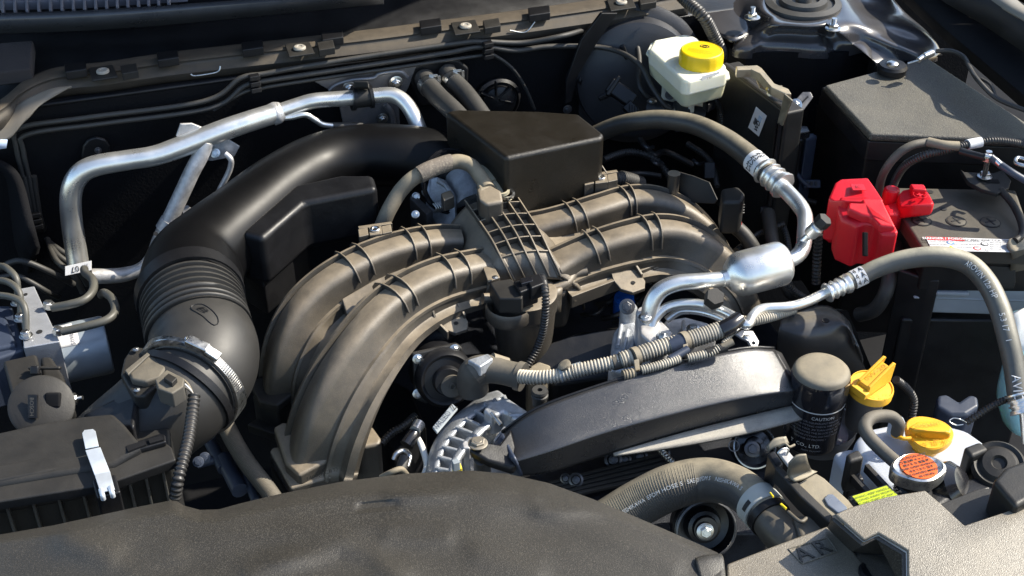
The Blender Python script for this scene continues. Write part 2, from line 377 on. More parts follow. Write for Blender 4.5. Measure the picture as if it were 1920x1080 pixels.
# ================================================================== SETTING
def q(name, pts, m, kind='structure', **k): return tag(mesh(name, [V3(p) for p in pts], [tuple(range(len(pts)))], m, None, smooth=False, **k), kind=kind)
tag(box('bay_floor', Vector((.1, .1, -.62)), Vector((2.2, 0, 0)), Vector((0, 2.2, 0)), Vector((0, 0, .01)), M['blackmat']), kind='structure')
# bulkhead wall under the cowl seal, running slightly forward on the right
A0 = Vector((-1.0, .46+.1, 0)); A1 = Vector((1.0, .46-.1, 0))
fw = prism('bulkhead', [A0+UP*.10, A1+UP*.10, A1+UP*.10+FWN*.02, A0+UP*.10+FWN*.02], .75, M['felt'], bevel=.002); tag(fw, kind='structure')
# upper cowl deck behind the seal
deck = patch('cowl_deck', [[A0+Vector((0, 0, .10)), A1+Vector((0, 0, .10))], [A0+Vector((0, .05, .10)), A1+Vector((0, .05, .105))],
                           [A0+Vector((0, .13, .13)), A1+Vector((0, .16, .13))], [A0+Vector((0, .6, .2)), A1+Vector((0, .6, .2))]], M['black'], nu=1, nv=4, solid=.004); tag(deck, kind='structure')
# ------------------------------------------------------------------ cowl grille and bar
cg = thing('cowl_grille', 'black slatted cowl grille above a glossy grey bar behind the engine bay', 'grille', (300, 15, .17))
patch('cowl_bar', [[(-60, 26, .19), (160, 19, .19), (360, 6, .19), (520, -6, .19), (720, -24, .19)], [(-60, 33, .19), (160, 27, .19), (360, 14, .19), (520, 2, .19), (720, -15, .19)],
                   [(-60, 52, .175), (160, 45, .175), (360, 31, .175), (520, 17, .175), (720, -3, .175)],
                   [(-60, 66, .15), (160, 59, .15), (360, 44, .15), (520, 28, .15), (720, 8, .15)]], mat('cowl_bar_satin', (.045, .05, .058), .3, coat=.2), cg, nu=5, nv=4, solid=.004)
for i in range(16):
    x = 3+i*23-i*i*.15; y = 15-i*i*.06
    prism('slat', [(x-2, y-22, .178), (x+3, y-22, .178), (x+4, y+4, .178), (x-1, y+4, .178)], .015, M['printgrey'], cg, bevel=.0005, seg=1)
prism('crossbar', [(-40, 0, .175), (150, -4, .175), (350, -17, .175), (350, -12, .175), (150, 1, .175), (-40, 5, .175)], .012, M['printgrey'], cg, bevel=.0005)
def pf(x, y, o=.02): return PF(x, y, o)
# ------------------------------------------------------------------ cowl seal
seal_c = [(-40, 225), (10, 192), (45, 163), (90, 142), (140, 133), (200, 127), (330, 108), (560, 82), (700, 66), (860, 45), (1000, 27), (1170, 2), (1290, -18)]
cs = thing('cowl_seal', 'dusty black rubber cowl seal strip with round push pins along the bulkhead', 'seal', (600, 85, .12))
ZS = .12
def sealrow(dy, z): return [(x, y+dy, z) for x, y in seal_c]
patch('seal_strip', [sealrow(-12, ZS+.004), sealrow(-8, ZS+.008), sealrow(6, ZS+.008), sealrow(13, ZS+.003), sealrow(32, ZS-.006), sealrow(46, ZS-.02)],
      mat('seal_rubber', (.02, .018, .016), .55, dust=.8, dcol=(.10, .078, .052), dlo=.3, dhi=.95, grain=.3), cs, nu=8, nv=3, solid=.004)
for x, y in [(193, 135), (562, 91), (873, 50), (1165, 5)]:
    sq = plate('pin_tab', [(x-28, y-8, ZS+.012), (x+18, y-14, ZS+.012), (x+28, y+8, ZS+.012), (x-20, y+15, ZS+.012)], .003, M['black_dusty'], cs)
    lathe('push_pin', (x, y, ZS+.013), UP, [(.0085, 0), (.0085, .002), (.007, .0035), (.004, .0035), (.003, .0025), (.0001, .0025)], mat('pin_grey', (.32, .29, .24), .6) if 'pin_grey' not in bpy.data.materials else bpy.data.materials['pin_grey'], cs, sides=24)
    prism('seal_lug', [(x+32, y-12, ZS+.016), (x+62, y-17, ZS+.016), (x+66, y-2, ZS+.016), (x+36, y+3, ZS+.016)], .01, M['black_dusty'], cs, bevel=.001)
for x, y in [(140, 126), (313, 104), (472, 85), (622, 66), (806, 44), (1010, 20)]:
    prism('seal_block', [(x-20, y-6, ZS+.018), (x+20, y-11, ZS+.018), (x+22, y+3, ZS+.018), (x-18, y+9, ZS+.018)], .012, M['black'], cs, bevel=.0015)
tag(prism('foam_pad', [(-40, 82, .15), (62, 75, .15), (58, 128, .142), (-40, 140, .142)], .02, M['foam'], bevel=.003), 'dark grey foam pad on the cowl deck at the far left', 'foam pad')
tag(patch('fender_flap', [[pf(-30, 215, .03), pf(15, 205, .03), pf(50, 185, .03), pf(95, 166, .025), pf(134, 161, .02)], [pf(-30, 238, .05), pf(14, 232, .05), pf(52, 206, .045), pf(90, 178, .035), pf(134, 162.5, .022)],
        [pf(-30, 270, .06), pf(14, 262, .06), pf(38, 235, .055), pf(72, 200, .045), pf(132, 164, .022)]], mat('flap_grey', (.13, .12, .105), .5, dust=.5), nu=5, nv=4, solid=.003),
    'pale curved plastic flap tapering under the left end of the cowl seal', 'trim')
tag(patch('flap_clip', [[pf(-30, 264, .062), pf(14, 263, .062)], [pf(-30, 284, .062), pf(12, 278, .062)]], mat('clip_blue', (.45, .55, .75), .3), nu=2, nv=2, solid=.003), 'small pale blue clip at the left edge below the curved flap', 'clip')
# left inner wing, dark
tag(patch('inner_wing', [[(-30, 300, .04), (22, 330, .03), (48, 420, 0), (62, 470, -.04)], [(-80, 300, -.3), (-60, 400, -.3), (0, 520, -.3), (40, 560, -.3)]], M['felt'], nu=6, nv=2, solid=.01), 'black felt covered inner wing at the left edge', 'panel')

bl = thing('brake_pipes', 'three thin black pipes running side by side along the bulkhead', 'pipes', pf(600, 130))
tube('upper_pipe', [pf(62, 403), pf(30, 275), pf(38, 240), pf(160, 221), pf(383, 190), pf(450, 147), pf(493, 139), pf(553, 128), pf(700, 104), pf(867, 80), pf(903, 78), pf(983, 80), pf(1060, 66, .03), P(1130, 48, .09), P(1182, 62, .09), P(1198, 104, .07), P(1198, 161, .05), P(1221, 188, .03)], 5, M['rubber_dk'], bl, sides=10, n=8)
tube('lower_pipe', [pf(75, 420), pf(44, 285), pf(52, 252), pf(200, 231), pf(395, 203), pf(455, 163), pf(490, 153), pf(640, 130), pf(833, 100), pf(903, 88), pf(967, 95), pf(1033, 87), P(1135, 90, .08), P(1195, 117, .08), P(1221, 161, .06), P(1247, 198, .04), P(1268, 208, .03)], 5, M['rubber_dk'], bl, sides=10, n=8)
tube('branch_pipe', [pf(400, 207), pf(455, 174), pf(490, 166), pf(520, 160), pf(700, 133), pf(905, 104), pf(930, 106), pf(962, 130), pf(985, 165), pf(1002, 205)], 3.5, M['rubber_dk'], bl, sides=8)
for x, y in [(478, 155), (915, 93), (68, 412)]:
    c = pf(x, y, .027); 
    for k in range(3):
        box('pipe_clip', c+Vector((0, 0, .008-.009*k)), Vector((.007, 0, 0)), Vector((0, .005, 0)), Vector((0, 0, .0035)), M['black'], bl, bevel=.001)
lp = thing('side_pipes', 'bundle of black pipes bending down the left side of the bay', 'pipes', (100, 460, -.1))
for k in range(3):
    tube('pipe', [pf(45+9*k, 330), pf(62+6*k, 405), P(78+4*k, 440, -.10), P(110-3*k, 468+9*k, -.11), P(150-6*k, 492+12*k, -.13), P(175-10*k, 520+14*k, -.16)], 6, M['rubber_dk'], lp, sides=10)
tube('pipe', [(0, 505, -.08), (20, 492, -.07), (45, 490, -.07), (90, 508, -.09), (138, 533, -.13)], 6, M['rubber_dk'], lp, sides=10)
tube('pipe', [(0, 520, -.09), (30, 516, -.09), (60, 530, -.1), (90, 548, -.12), (110, 558, -.15)], 5, M['rubber_dk'], lp, sides=10)
tag(tube('wire_hook', [pf(358, 139, .01), pf(366, 142, .012), pf(400, 137, .012), pf(411, 132, .012), pf(413, 124, .01)], 1.6, M['zinc'], sides=8), 'thin bright wire hook on the bulkhead left of the pipes', 'hook')
tag(tube('wire_hook', [pf(956, 57, .01), pf(985, 60, .012), pf(1003, 41, .01)], 1.4, M['zinc'], sides=8), 'thin wire hook on the bulkhead under the right part of the seal', 'hook')
st = thing('firewall_stud', 'threaded stud on a round black pad on the bulkhead behind the silver pipe', 'stud', pf(180, 278))
plate('pad', [pf(152, 298, .01), pf(155, 275, .01), pf(165, 262, .01), pf(180, 257, .01), pf(198, 262, .01), pf(207, 275, .01), pf(206, 290, .01), pf(195, 305, .01)], .006, M['black'], st, bevel=.003)
bolt(pf(184, 282, .014), -FWN, 4.5, M['steel_dk'], st, name='stud', stud=2.5)
# grey mounting bracket with three nuts
gb = thing('firewall_bracket', 'dark grey pressed metal bracket with three zinc nuts on the bulkhead', 'bracket', pf(690, 170))
bm_ = mat('bracket_grey', (.2, .2, .21), .38, metal=.6, mott=.25)
plate('bracket_plate', [pf(588, 152, .012), pf(782, 122, .012), pf(766, 165, .012), pf(748, 196, .012), pf(752, 262, .012), pf(650, 262, .012), pf(632, 178, .012)], .004, bm_, gb, bevel=.001)
tube('pressed_ridge', [pf(618, 170, .014), pf(632, 158, .016), pf(660, 150, .018), pf(700, 146, .018), pf(712, 138, .018), pf(748, 134, .018), pf(764, 146, .014)], 4, bm_, gb, sides=10)
tube('pressed_ridge', [pf(738, 250, .014), pf(735, 215, .018), pf(722, 196, .016)], 6, bm_, gb, sides=10)
for x, y, r in [(655, 165, 9), (742, 155, 9), (717, 222, 7)]: bolt(pf(x, y, .018), -FWN, r, M['zinc'], gb, name='nut', stud=.6)
# heater hoses
hh = thing('heater_hoses', 'pair of black heater hoses with spring clamps leaving the bulkhead', 'hoses', pf(830, 170))
plate('grommet', [pf(765, 150, .012), pf(775, 125, .012), pf(810, 112, .012), pf(860, 112, .012), pf(880, 128, .012), pf(878, 165, .012), pf(840, 195, .012), pf(790, 200, .012)], .01, M['black'], hh, bevel=.004)
for pts, r in [([pf(795, 145, .015), pf(803, 160, .035), pf(822, 182, .07), pf(850, 208, .11), pf(880, 240, .15)], 19), ([pf(838, 134, .015), pf(848, 150, .035), pf(872, 175, .07), pf(895, 205, .11), pf(920, 240, .15)], 18)]:
    h = tube('hose', pts, r, M['rubber_dk'], hh, sides=20)
    band('spring_clamp', h, .12, .2, M['zinc'], hh, extra=.0012)
    p, t, rr = o_paths[h].at(.14); d = tocam(p); 
    box('clamp_ear', p+UP*rr*1.0+vr*.008, vr*.006, UP*.002, vd*.003, M['zinc'], hh, bevel=.0006)
    box('clamp_ear', p+UP*rr*.5+vr*.016, vr*.002, UP*.007, vd*.003, M['zinc'], hh, bevel=.0006)
gd = thing('round_grommet', 'large round ribbed black grommet on the bulkhead right of the hoses', 'grommet', pf(930, 180))
lathe('rim', pf(930, 185, .0), -FWN, [(.036, 0), (.036, .008), (.032, .012), (.03, .008), (.028, .008)], M['black'], gd)
lathe('dome', pf(930, 185, .0), -FWN, [(.028, .006), (.026, .016), (.02, .02), (.001, .022)], M['black'], gd)
for a in (-20, 35, 90, 150): 
    u, v, n = frame(-FWN); d = u*cos(radians(a))+v*sin(radians(a))
    box('ridge', pf(930, 185, .02)+d*.016, d*.011, n.cross(d)*.0012, n*.004, M['black'], gd, bevel=.0005)

# ------------------------------------------------------------------ silver pipes, upper left
ap = thing('aluminium_pipe', 'long thick silver aluminium pipe bending down at the left of the bay', 'pipe', (300, 290, 0))
tube('wide_pipe', [pf(148, 505, .10), pf(141, 460, .09), pf(134, 410, .085), pf(133, 365, .085), pf(145, 332, .085), pf(175, 312, .085), pf(240, 300, .085), pf(290, 292, .085), pf(340, 275, .08), pf(430, 240, .07), pf(522, 210, .055)], [20, 20, 20, 20, 20, 20, 19, 19, 20, 20, 19], M['alu'], ap, sides=28, n=8)
tube('narrow_pipe', [pf(518, 211, .055), pf(560, 197, .05), pf(590, 189, .05), pf(640, 185, .05), pf(700, 180, .05), pf(738, 179, .055), pf(764, 198, .07), pf(785, 240, .09), pf(797, 290, .11)], 14.5, M['alu'], ap, sides=28, n=8)
tube('weld_collar', [pf(508, 216, .055), pf(520, 211, .055), pf(530, 207, .055)], [20.5, 21, 16], M['alu_dull'], ap, sides=24)
cl = thing('pipe_clamp', 'black plastic clamp gripping the silver pipe in front of the grey bracket', 'clamp', (680, 182, .045))
tube('clamp_ring', [pf(664, 184, .05), pf(696, 180, .05)], 20, M['black_dusty'], cl, sides=12)
tube('clamp_lip', [pf(660, 184, .05), pf(666, 184, .05)], 24, M['black'], cl, sides=12)
tube('clamp_lip', [pf(692, 181, .05), pf(698, 180, .05)], 23, M['black'], cl, sides=12)
box('clamp_buckle', pf(678, 160, .06), vr*.01, vd*.008, UP*.005, M['black_dusty'], cl)
p2 = thing('aluminium_branch_pipe', 'second silver pipe hanging under the bracket and turning left behind the bellows', 'pipe', (330, 400, -.05))
tube('branch', [pf(386, 266, .08), pf(376, 292, .085), pf(360, 322, .09), pf(340, 365, .095), pf(318, 412, .1), pf(312, 425, .1)], 15, M['alu_dull'], p2, sides=22)
tube('flattened_branch', [pf(315, 420, .1), pf(300, 448, .1), pf(282, 482, .1), pf(262, 505, .1), pf(225, 516, .1), pf(172, 518, .1)], [16, 14, 10, 12, 14, 14.5], M['alu_dull'], p2, sides=22)
tube('swage_ring', [pf(318, 413, .1), pf(308, 430, .1)], 17, M['alu_dull'], p2, sides=22)
lathe('service_hole', pf(292, 438, .112), tocam(pf(292, 438, .11)), [(.003, 0), (.003, .001)], M['print'], p2, sides=12)
pb = thing('pipe_bracket', 'silver plate bracket with a bolt holding the pipe junction', 'bracket', (400, 285, 0))
plate('bracket_plate', [pf(352,282, .07), pf(366,300, .07), pf(398,302, .07), pf(428,296, .07), pf(436,300, .07), pf(450,275, .07), pf(428,262, .07), pf(395,262, .07)], .004, M['alu_dull'], pb)
plate('bracket_ear', [pf(330,256, .07), pf(338,233, .07), pf(360,232, .07), pf(380,240, .07), pf(372,262, .07), pf(345,262, .07)], .004, M['alu_dull'], pb)
bolt(pf(403, 287, .074), tocam(pf(403, 287, .07)), 6.5, M['zinc'], pb)
tube('thin_pipe', [pf(422, 288, .08), pf(433, 300, .085), pf(430, 320, .085), pf(415, 350, .085), pf(402, 375, .085)], 5.5, M['alu_dull'], pb, sides=12)
t5 = thing('thin_alu_pipe', 'thin silver pipe with black rubber end under the silver pipe joint', 'pipe', (580, 225, .02))
tube('pipe', [pf(520, 222, .06), pf(545, 220, .06), pf(572, 215, .06), pf(590, 224, .06), pf(605, 233, .06), pf(626, 236, .06)], 5.5, M['alu'], t5, sides=12)
tube('rubber_end', [pf(624, 236, .06), pf(680, 236, .06)], 7, M['rubber_dk'], t5, sides=12)
mh = thing('mounting_lug', 'small grey lug beside the lower end of the silver branch pipe', 'lug', (350, 405, -.08))
plate('lug_plate', [(340, 388, -.08), (352, 384, -.08), (364, 396, -.08), (352, 412, -.09), (344, 408, -.09)], .004, M['alu_dull'], mh)
# ------------------------------------------------------------------ intake tube, bellows, resonator
it = thing('intake_duct', 'fat black rubber intake duct curving from the throttle to the ribbed bellows', 'duct', (600, 330, 0))
tube('duct_tube', [(875, 352, -.02), (850, 330, -.01), (808, 305, .0), (745, 292, .01), (670, 294, .01), (600, 312, .01), (530, 352, .01), (462, 408, .005), (400, 462, 0), (366, 502, -.005), (356, 558, -.01)], [48, 56, 62, 59, 60, 62, 66, 73, 82, 92, 98], M['duct'], it, sides=40, n=8)
lathe('duct_collar', (853, 330, -.01), (P(835, 315, 0)-P(880, 365, -.03)).normalized(), [(.036, 0), (.042, .002), (.043, .008), (.039, .012), (.03, .012)], M['black'], it, sides=40)
tube('bellows', [(360, 566, -.01), (363, 580, -.01), (368, 602, -.012), (375, 630, -.016)], [97, 98, 99, 101], M['tube'], it, sides=48, n=10, corr=(12.6, 11, .5))
tube('bellows_lip', [(355, 548, -.01), (360, 567, -.01)], [101, 101], M['black'], it, sides=48)
tube('elbow', [(374, 628, -.016), (380, 645, -.018), (384, 665, -.02), (378, 690, -.025), (360, 716, -.03), (345, 735, -.03)], [96, 100, 101, 102, 101, 101], M['tube'], it, sides=48, n=10)
pz = P(380, 578, -.012); dd = tocam(pz)
o = it
_e = [ob for ob in W if ob.name.startswith('elbow')][0]
_f, _a = on_tube(_e, 380, 578); text_tube('B', _e, _f, _a, .012, M['black'], it, flip=False)
def ringtext(ob, f, ang, rx, ry, m, parent, th=.0007):
    pa = o_paths[ob]; pts = []
    for i in range(25):
        a = 2*pi*i/24; p, t, r = pa.at(f+rx*cos(a)/pa.len); d = tocam(p); d = (d-t*d.dot(t)).normalized(); b = d.cross(t); aa = ang+ry*sin(a)/r
        pts.append(p+(d*cos(aa)+b*sin(aa))*(r+.0002))
    tube('moulded_ring', pts, [th]*25, m, parent, sides=6, n=1, absr=True)
ringtext(_e, _f, _a, .011, .009, M['black'], it)
ck = thing('hose_clamp', 'steel worm drive hose clamp round the intake elbow', 'hose clamp', (352, 722, -.03))
ct = tube('clamp_band', [(366, 706, -.028), (356, 720, -.03), (346, 733, -.03)], 108, M['zinc'], ck, sides=64, n=4)
# snorkel into airbox
sn = thing('airflow_snorkel', 'black plastic snorkel between the clamped elbow and the air filter box', 'duct', (270, 770, -.05))
tube('snorkel_tube', [(360, 715, -.03), (335, 745, -.035), (290, 785, -.05), (240, 830, -.07), (200, 870, -.09)], [98, 99, 96, 98, 100], M['tube'], sn, sides=44, n=6)
tube('snorkel_rim', [(350, 728, -.03), (342, 738, -.032)], [105, 103], M['black'], sn, sides=44)
prism('snorkel_skirt', [(150, 775, -.02), (230, 735, -.0), (262, 742, 0), (250, 800, 0), (200, 812, -.02)], .05, M['black'], sn, bevel=.006)
# clamp screw housing sits on the band facing the camera
pa = o_paths[ct]; p, t, r = pa.at(.5)
def onring(ang, extra=0, f=.5):
    p, t, r = pa.at(f); u0 = UP-t*UP.dot(t); u0.normalize(); b = t.cross(u0)
    d = (u0*cos(ang)+b*sin(ang)); return p+d*(r+extra), d, t.cross(d), t
for a, w2, hh2 in [(-.02, .016, .004), (.22, .014, .003)]:
    c, d, tg, tt = onring(-a-.35, .004); box('screw_housing', c, tg*w2*.8, tt*.006, d*hh2, M['zinc'], ck, bevel=.0015)
c, d, tg, tt = onring(-.15, .006); bolt(c, tg, 5, M['zinc'], ck, name='clamp_screw', washer=1.1)
for k in range(16):
    c, d, tg, tt = onring(-.75-.045*k, .0006); box('band_notch', c, tg*.0008, tt*.0045, d*.0005, M['steel_dk'], ck, bevel=0)
# airflow sensor
sc_ = thing('airflow_sensor', 'flat brown black airflow sensor screwed on the snorkel with a grey plug', 'sensor', (270, 695, .02))
sp0 = [(238, 722), (226, 700), (232, 672), (247, 650), (262, 650), (300, 655), (318, 678), (322, 700), (300, 720), (272, 742), (252, 742)]
pl = prism('sensor_base', [(x, y, .012) for x, y in sp0], .03, M['black_dusty'], sc_, bevel=.003)
prism('sensor_lid', [(240, 694, .021), (278, 662, .021), (304, 668, .021), (312, 688, .021), (300, 706, .021), (272, 715, .021), (246, 710, .021)], .01, M['rubber'], sc_, bevel=.003)
prism('sensor_groove', [(234, 694, .024), (276, 660, .024), (281, 664, .024), (240, 702, .024)], .003, M['rubber'], sc_, bevel=.001)
for x, y in [(255, 655), (257, 731)]: bolt((x, y, .016), UP, 5, M['zinc'], sc_, h=.5, washer=1.3)
prism('standoff', [(248, 742, .0), (268, 742, 0), (270, 758, -.005), (252, 760, -.005)], .03, M['black'], sc_, bevel=.003)
prism('sensor_plug', [(290, 712, .03), (312, 692, .03), (346, 708, .03), (344, 724, .03), (322, 738, .03), (296, 728, .03)], .02, M['rubber'], sc_, bevel=.002)
prism('plug_latch', [(306, 708, .036), (316, 699, .036), (332, 708, .036), (322, 718, .036)], .008, M['black_dusty'], sc_, bevel=.001)
for k in range(3): tube('wire', [(336+3*k, 722-6*k, .025), (350+2*k, 728-3*k, .022), (362, 740, .012), (364, 752, .0)], 2, [M['rubber'], M['label'], M['hosetan']][k], sc_, sides=8)
tag(tube('sensor_loom', [(364, 742, .01), (360, 780, .0), (354, 820, -.005), (344, 860, -.01), (334, 900, -.02), (328, 935, -.04)], 12, M['loom_dk'], sides=16, n=10, corr=(9, 2.4, .5)), 'grey corrugated loom hanging from the airflow sensor plug', 'wiring loom')
# resonator box
rs = thing('resonator_box', 'angular black plastic resonator box below the intake duct', 'resonator', (580, 400, 0))
prism('box_shell', [(449, 436, .03), (492, 447, .03), (571, 379, .035), (708, 352, .04), (700, 326, .04), (640, 325, .04), (553, 345, .035)], .07, M['black'], rs, bevel=.008, seg=4)
prism('box_flange', [(443, 500, -.035), (492, 525, -.035), (575, 452, -.03), (710, 425, -.025), (712, 400, -.02), (560, 400, -.02)], .012, M['black_dusty'], rs, bevel=.002)
prism('box_base', [(450, 505, -.05), (494, 532, -.05), (577, 462, -.045), (700, 438, -.04), (700, 400, -.03), (560, 400, -.03)], .05, M['black'], rs, bevel=.004)
# ------------------------------------------------------------------ air filter box
ab = thing('air_filter_box', 'black air filter box with vertical ribs at the lower left', 'air filter box', (160, 880, -.05))
prism('lid', [(-60, 822, .005), (60, 795, .005), (150, 779, .005), (212, 773, .005), (232, 792, .005), (268, 835, .005), (215, 872, -.002), (-60, 918, -.002)], .04, M['black_dusty'], ab, bevel=.005, seg=4)
prism('lid_flange', [(-60, 905, -.004), (195, 862, -.004), (258, 842, -.004), (306, 826, -.004), (322, 838, -.004), (330, 862, -.006), (200, 908, -.008), (-60, 950, -.008)], .012, M['black_dusty'], ab, bevel=.002)
prism('lid_step', [(-60, 884, .002), (120, 846, .002), (205, 826, .002), (222, 838, .002), (190, 866, .0), (-60, 912, .0)], .01, M['black_dusty'], ab, bevel=.003)
prism('lid_edge', [(-60, 944, -.010), (200, 903, -.010), (330, 857, -.008), (331, 866, -.012), (200, 914, -.014), (-60, 956, -.014)], .006, M['black_dusty'], ab, bevel=.0015)
prism('flange_frame', [(300, 812, .002), (310, 815, .002), (311, 828, .002), (232, 850, .002), (230, 836, .002)], .006, M['black'], ab, bevel=.0015)
prism('slot', [(236, 836, .0045), (271, 825, .0045), (274, 833, .0045), (240, 846, .0045)], .002, M['blackmat'], ab, bevel=0)
prism('slot', [(278, 823, .0045), (302, 817, .0045), (306, 824, .0045), (281, 831, .0045)], .002, M['blackmat'], ab, bevel=0)
Af = P(-60, 948, -.022); Bf = P(322, 866, -.022)
prism('body', [Af, Bf, P(318, 800, -.022), P(-60, 850, -.022)], .20, M['black_dusty'], ab, bevel=.004)
dfr = (Bf-Af).normalized(); nfr = dfr.cross(UP); nfr = nfr if nfr.dot(CP-Af) > 0 else -nfr
for x in (-40, 8, 55, 102, 148, 236, 268, 302):
    f = (x+60)/382.; c = Af.lerp(Bf, f)+Vector((0, 0, -.055)); box('rib', c+nfr*.003, dfr*.0015, nfr*.006, UP*.052, M['radrib'], ab, bevel=.0006, seg=1)
cc = Af.lerp(Bf, .665)
prism('clip_mount', [(172, 900, -.002), (216, 888, -.002), (226, 922, -.004), (182, 934, -.004)], .05, M['black'], ab, bevel=.002)
ZW = mat('zinc_white', (.68, .72, .75), .38, metal=.55, mott=.18)
clp = thing('metal_clip', 'shiny zinc spring clip on the front of the air filter box', 'clip', (180, 870, .01))
for nm_, pts_ in [('clip_tip', [(154, 812, .014), (158, 806, .0143), (174, 804, .0143), (179, 808, .014), (185, 836, .0115), (160, 841, .0115)]), ('clip_blade', [(160, 844, .0105), (188, 838, .0105), (206, 884, .004), (177, 890, .004)]), ('clip_blade', [(177, 889, .004), (206, 883, .004), (215, 917, .002), (188, 923, .002)])]:
    plate(nm_, pts_, .0015, ZW, clp, bevel=.0004)
for x, y in [(192, 928), (210, 923)]:
    tube('clip_foot', [(x-3, y-10, .002), (x, y, .001), (x+2, y+8, -.004)], 5, ZW, clp, sides=10)

# ------------------------------------------------------------------ ABS pump
ab2 = thing('brake_pump', 'aluminium brake pump block with a round blue grey motor and steel pipes', 'pump', (80, 600, -.03))
prism('valve_block', [(36, 541, -.02), (64, 536, -.02), (112, 640, -.02), (44, 652, -.02)], .085, mat('block_alu', (.40, .41, .43), .45, metal=.5, grain=.6, gscale=900, mott=.12, lump=0), ab2, bevel=.0015)
prism('control_unit', [(-60, 570, -.03), (22, 572, -.03), (46, 655, -.03), (-60, 690, -.03)], .07, M['navy'], ab2, bevel=.004)
prism('control_lid', [(-60, 590, -.024), (10, 590, -.024), (30, 645, -.024), (-60, 665, -.024)], .02, M['navy'], ab2, bevel=.004)
mc = P(98, 668, -.07); me_ = P(204, 645, -.07); ax = me_-mc
rm = 56*mpp(mc)
lathe('motor', mc, ax, [(rm, 0), (rm, ax.length*.93), (rm*.97, ax.length*.98), (rm*.9, ax.length)], mat('motor_grey', (.30, .34, .37), .35, metal=.3, mott=.08), ab2, sides=48)
u_, v_, a_ = frame(ax)
def onmotor(fx, ang):  # fx along axis, angle from up toward camera
    base = mc+a_*ax.length*fx; d0 = (UP-a_*UP.dot(a_)).normalized(); d1 = tocam(base); d1 = (d1-a_*d1.dot(a_)-d0*d1.dot(d0)).normalized()
    return base+(d0*cos(ang)+d1*sin(ang))*(rm+.0006)
def cyl_label(name, fx0, fx1, a0, a1, m, parent):
    rows = [[onmotor(fx0+(fx1-fx0)*i/3, a0+(a1-a0)*j/5) for i in range(4)] for j in range(6)]
    return patch(name, rows, m, parent, nu=1, nv=1, solid=.0004)
cyl_label('label', .12, .52, .25, .75, M['label'], ab2)
cyl_label('label', .02, .45, -.25, .12, M['label'], ab2)
vs_, fs_ = font_mesh('50984', .007, 'CENTER'); mesh('lettering', [onmotor(.42+(-v.y)/ax.length, .5-v.x/rm)+UP*.0006 for v in vs_], fs_, M['printgrey'], ab2, smooth=False)
vs_, fs_ = font_mesh('-H-L-', .006, 'CENTER'); mesh('lettering', [onmotor(.3+v.x/ax.length, -.05-v.y/rm)+UP*.0006 for v in vs_], fs_, M['printgrey'], ab2, smooth=False)
for (x, y, a) in [(94, 576, 0), (112, 625, 0)]: bolt((x-4, y+1, -.018), (ax+UP*.2).normalized(), 10, M['zinc'], ab2, name='pipe_nut', h=1.3, washer=.9)
steelpipe = mat('olive_pipe', (.065, .064, .056), .38, dust=.2, dcol=(.2, .18, .13))
tube('brake_line', [(98, 577, -.017), (130, 571, -.012), (158, 562, -.01), (174, 545, -.01), (174, 525, -.012), (160, 512, -.02), (158, 505, -.03)], 8, steelpipe, ab2, sides=14)
tube('brake_line', [(116, 622, -.012), (160, 612, -.008), (200, 600, -.006), (216, 582, -.006), (210, 560, -.01), (196, 549, -.015), (190, 553, -.03)], 8, steelpipe, ab2, sides=14)
for k, (x0, y0, x1, y1) in enumerate([(-20, 558, 50, 622), (-20, 530, 40, 590), (-20, 503, 34, 560)]):
    tube('brake_line', [(x0, y0+2, -.01), (x0+22, y0-4, .0), (x1-16, y0+4, .005), (x1-3, y0+22, .0), (x1-1, y1, -.02)], 6.5, steelpipe, ab2, sides=12)
    bolt((x1-1, y1+8, -.018), UP, 9, M['zinc'], ab2, name='pipe_nut', h=1.2, washer=1.4)
lathe('screw_hole', (74, 622, -.0195), UP, [(.0035, 0), (.0035, .0003)], M['print'], ab2, sides=16)
lathe('screw_hole', (48, 552, -.0195), UP, [(.0025, 0), (.0025, .0003)], M['print'], ab2, sides=16)
bc = thing('pump_connector', 'brown black lever connector plugged in the front of the brake pump', 'connector', (70, 740, -.04))
prism('connector_body', [(4, 676, -.02), (68, 662, -.02), (78, 700, -.02), (80, 728, -.02), (22, 742, -.02)], .07, M['black_dusty'], bc, bevel=.004)
prism('connector_wing', [(74, 668, -.03), (96, 666, -.03), (118, 700, -.03), (142, 770, -.03), (90, 782, -.03), (80, 720, -.03)], .05, M['black_dusty'], bc, bevel=.005)
lathe('lever_disc', (78, 762, -.012), (tocam(P(78, 762, 0))+UP*.4).normalized(), [(.034, -.004), (.034, .002), (.031, .004), (.001, .004)], M['black_dusty'], bc, sides=40)
box('lever_mark', (62, 762, -.004), vr*.005, vu*.0125, vd*.002, M['black'], bc, bevel=.0005)
text('BOSCH'[::1], P(62, 762, -.002)+vd*-.004, -vu, vr, .006, M['rubber'], bc)
box('lever_arm', (84, 690, -.014), vr*.018, vu*.002, vd*.004, M['black_dusty'], bc); box('lever_catch', (66, 694, -.012), vr*.005, vu*.005, vd*.004, M['black'], bc)
box('lever_gap', (100, 750, -.008), vr*.008, vu*.008, vd*.004, M['blackmat'], bc)
bolt((140, 748, -.03), (vr*.9+UP*.2).normalized(), 8, M['zinc'], bc, stud=1.3)
tg = thing('pipe_tag', 'small white paper tag marked 07 on the pipes left of the silver pipe', 'tag', (147, 503, -.1))
c0 = P(147, 503, -.08); xd = (P(170, 498, -.08)-P(124, 508, -.08)).normalized()
tl = box('tag_card', c0, xd*24*mpp(c0), vu*9*mpp(c0), vd*.0008, M['label'], tg, bevel=.0004)
text('07', c0-vd*.0012-xd*.004, -xd, -vu, .011, M['print'], tg); text('#!', c0-vd*.0012+xd*.009, -xd, -vu, .010, M['printgrey'], tg)
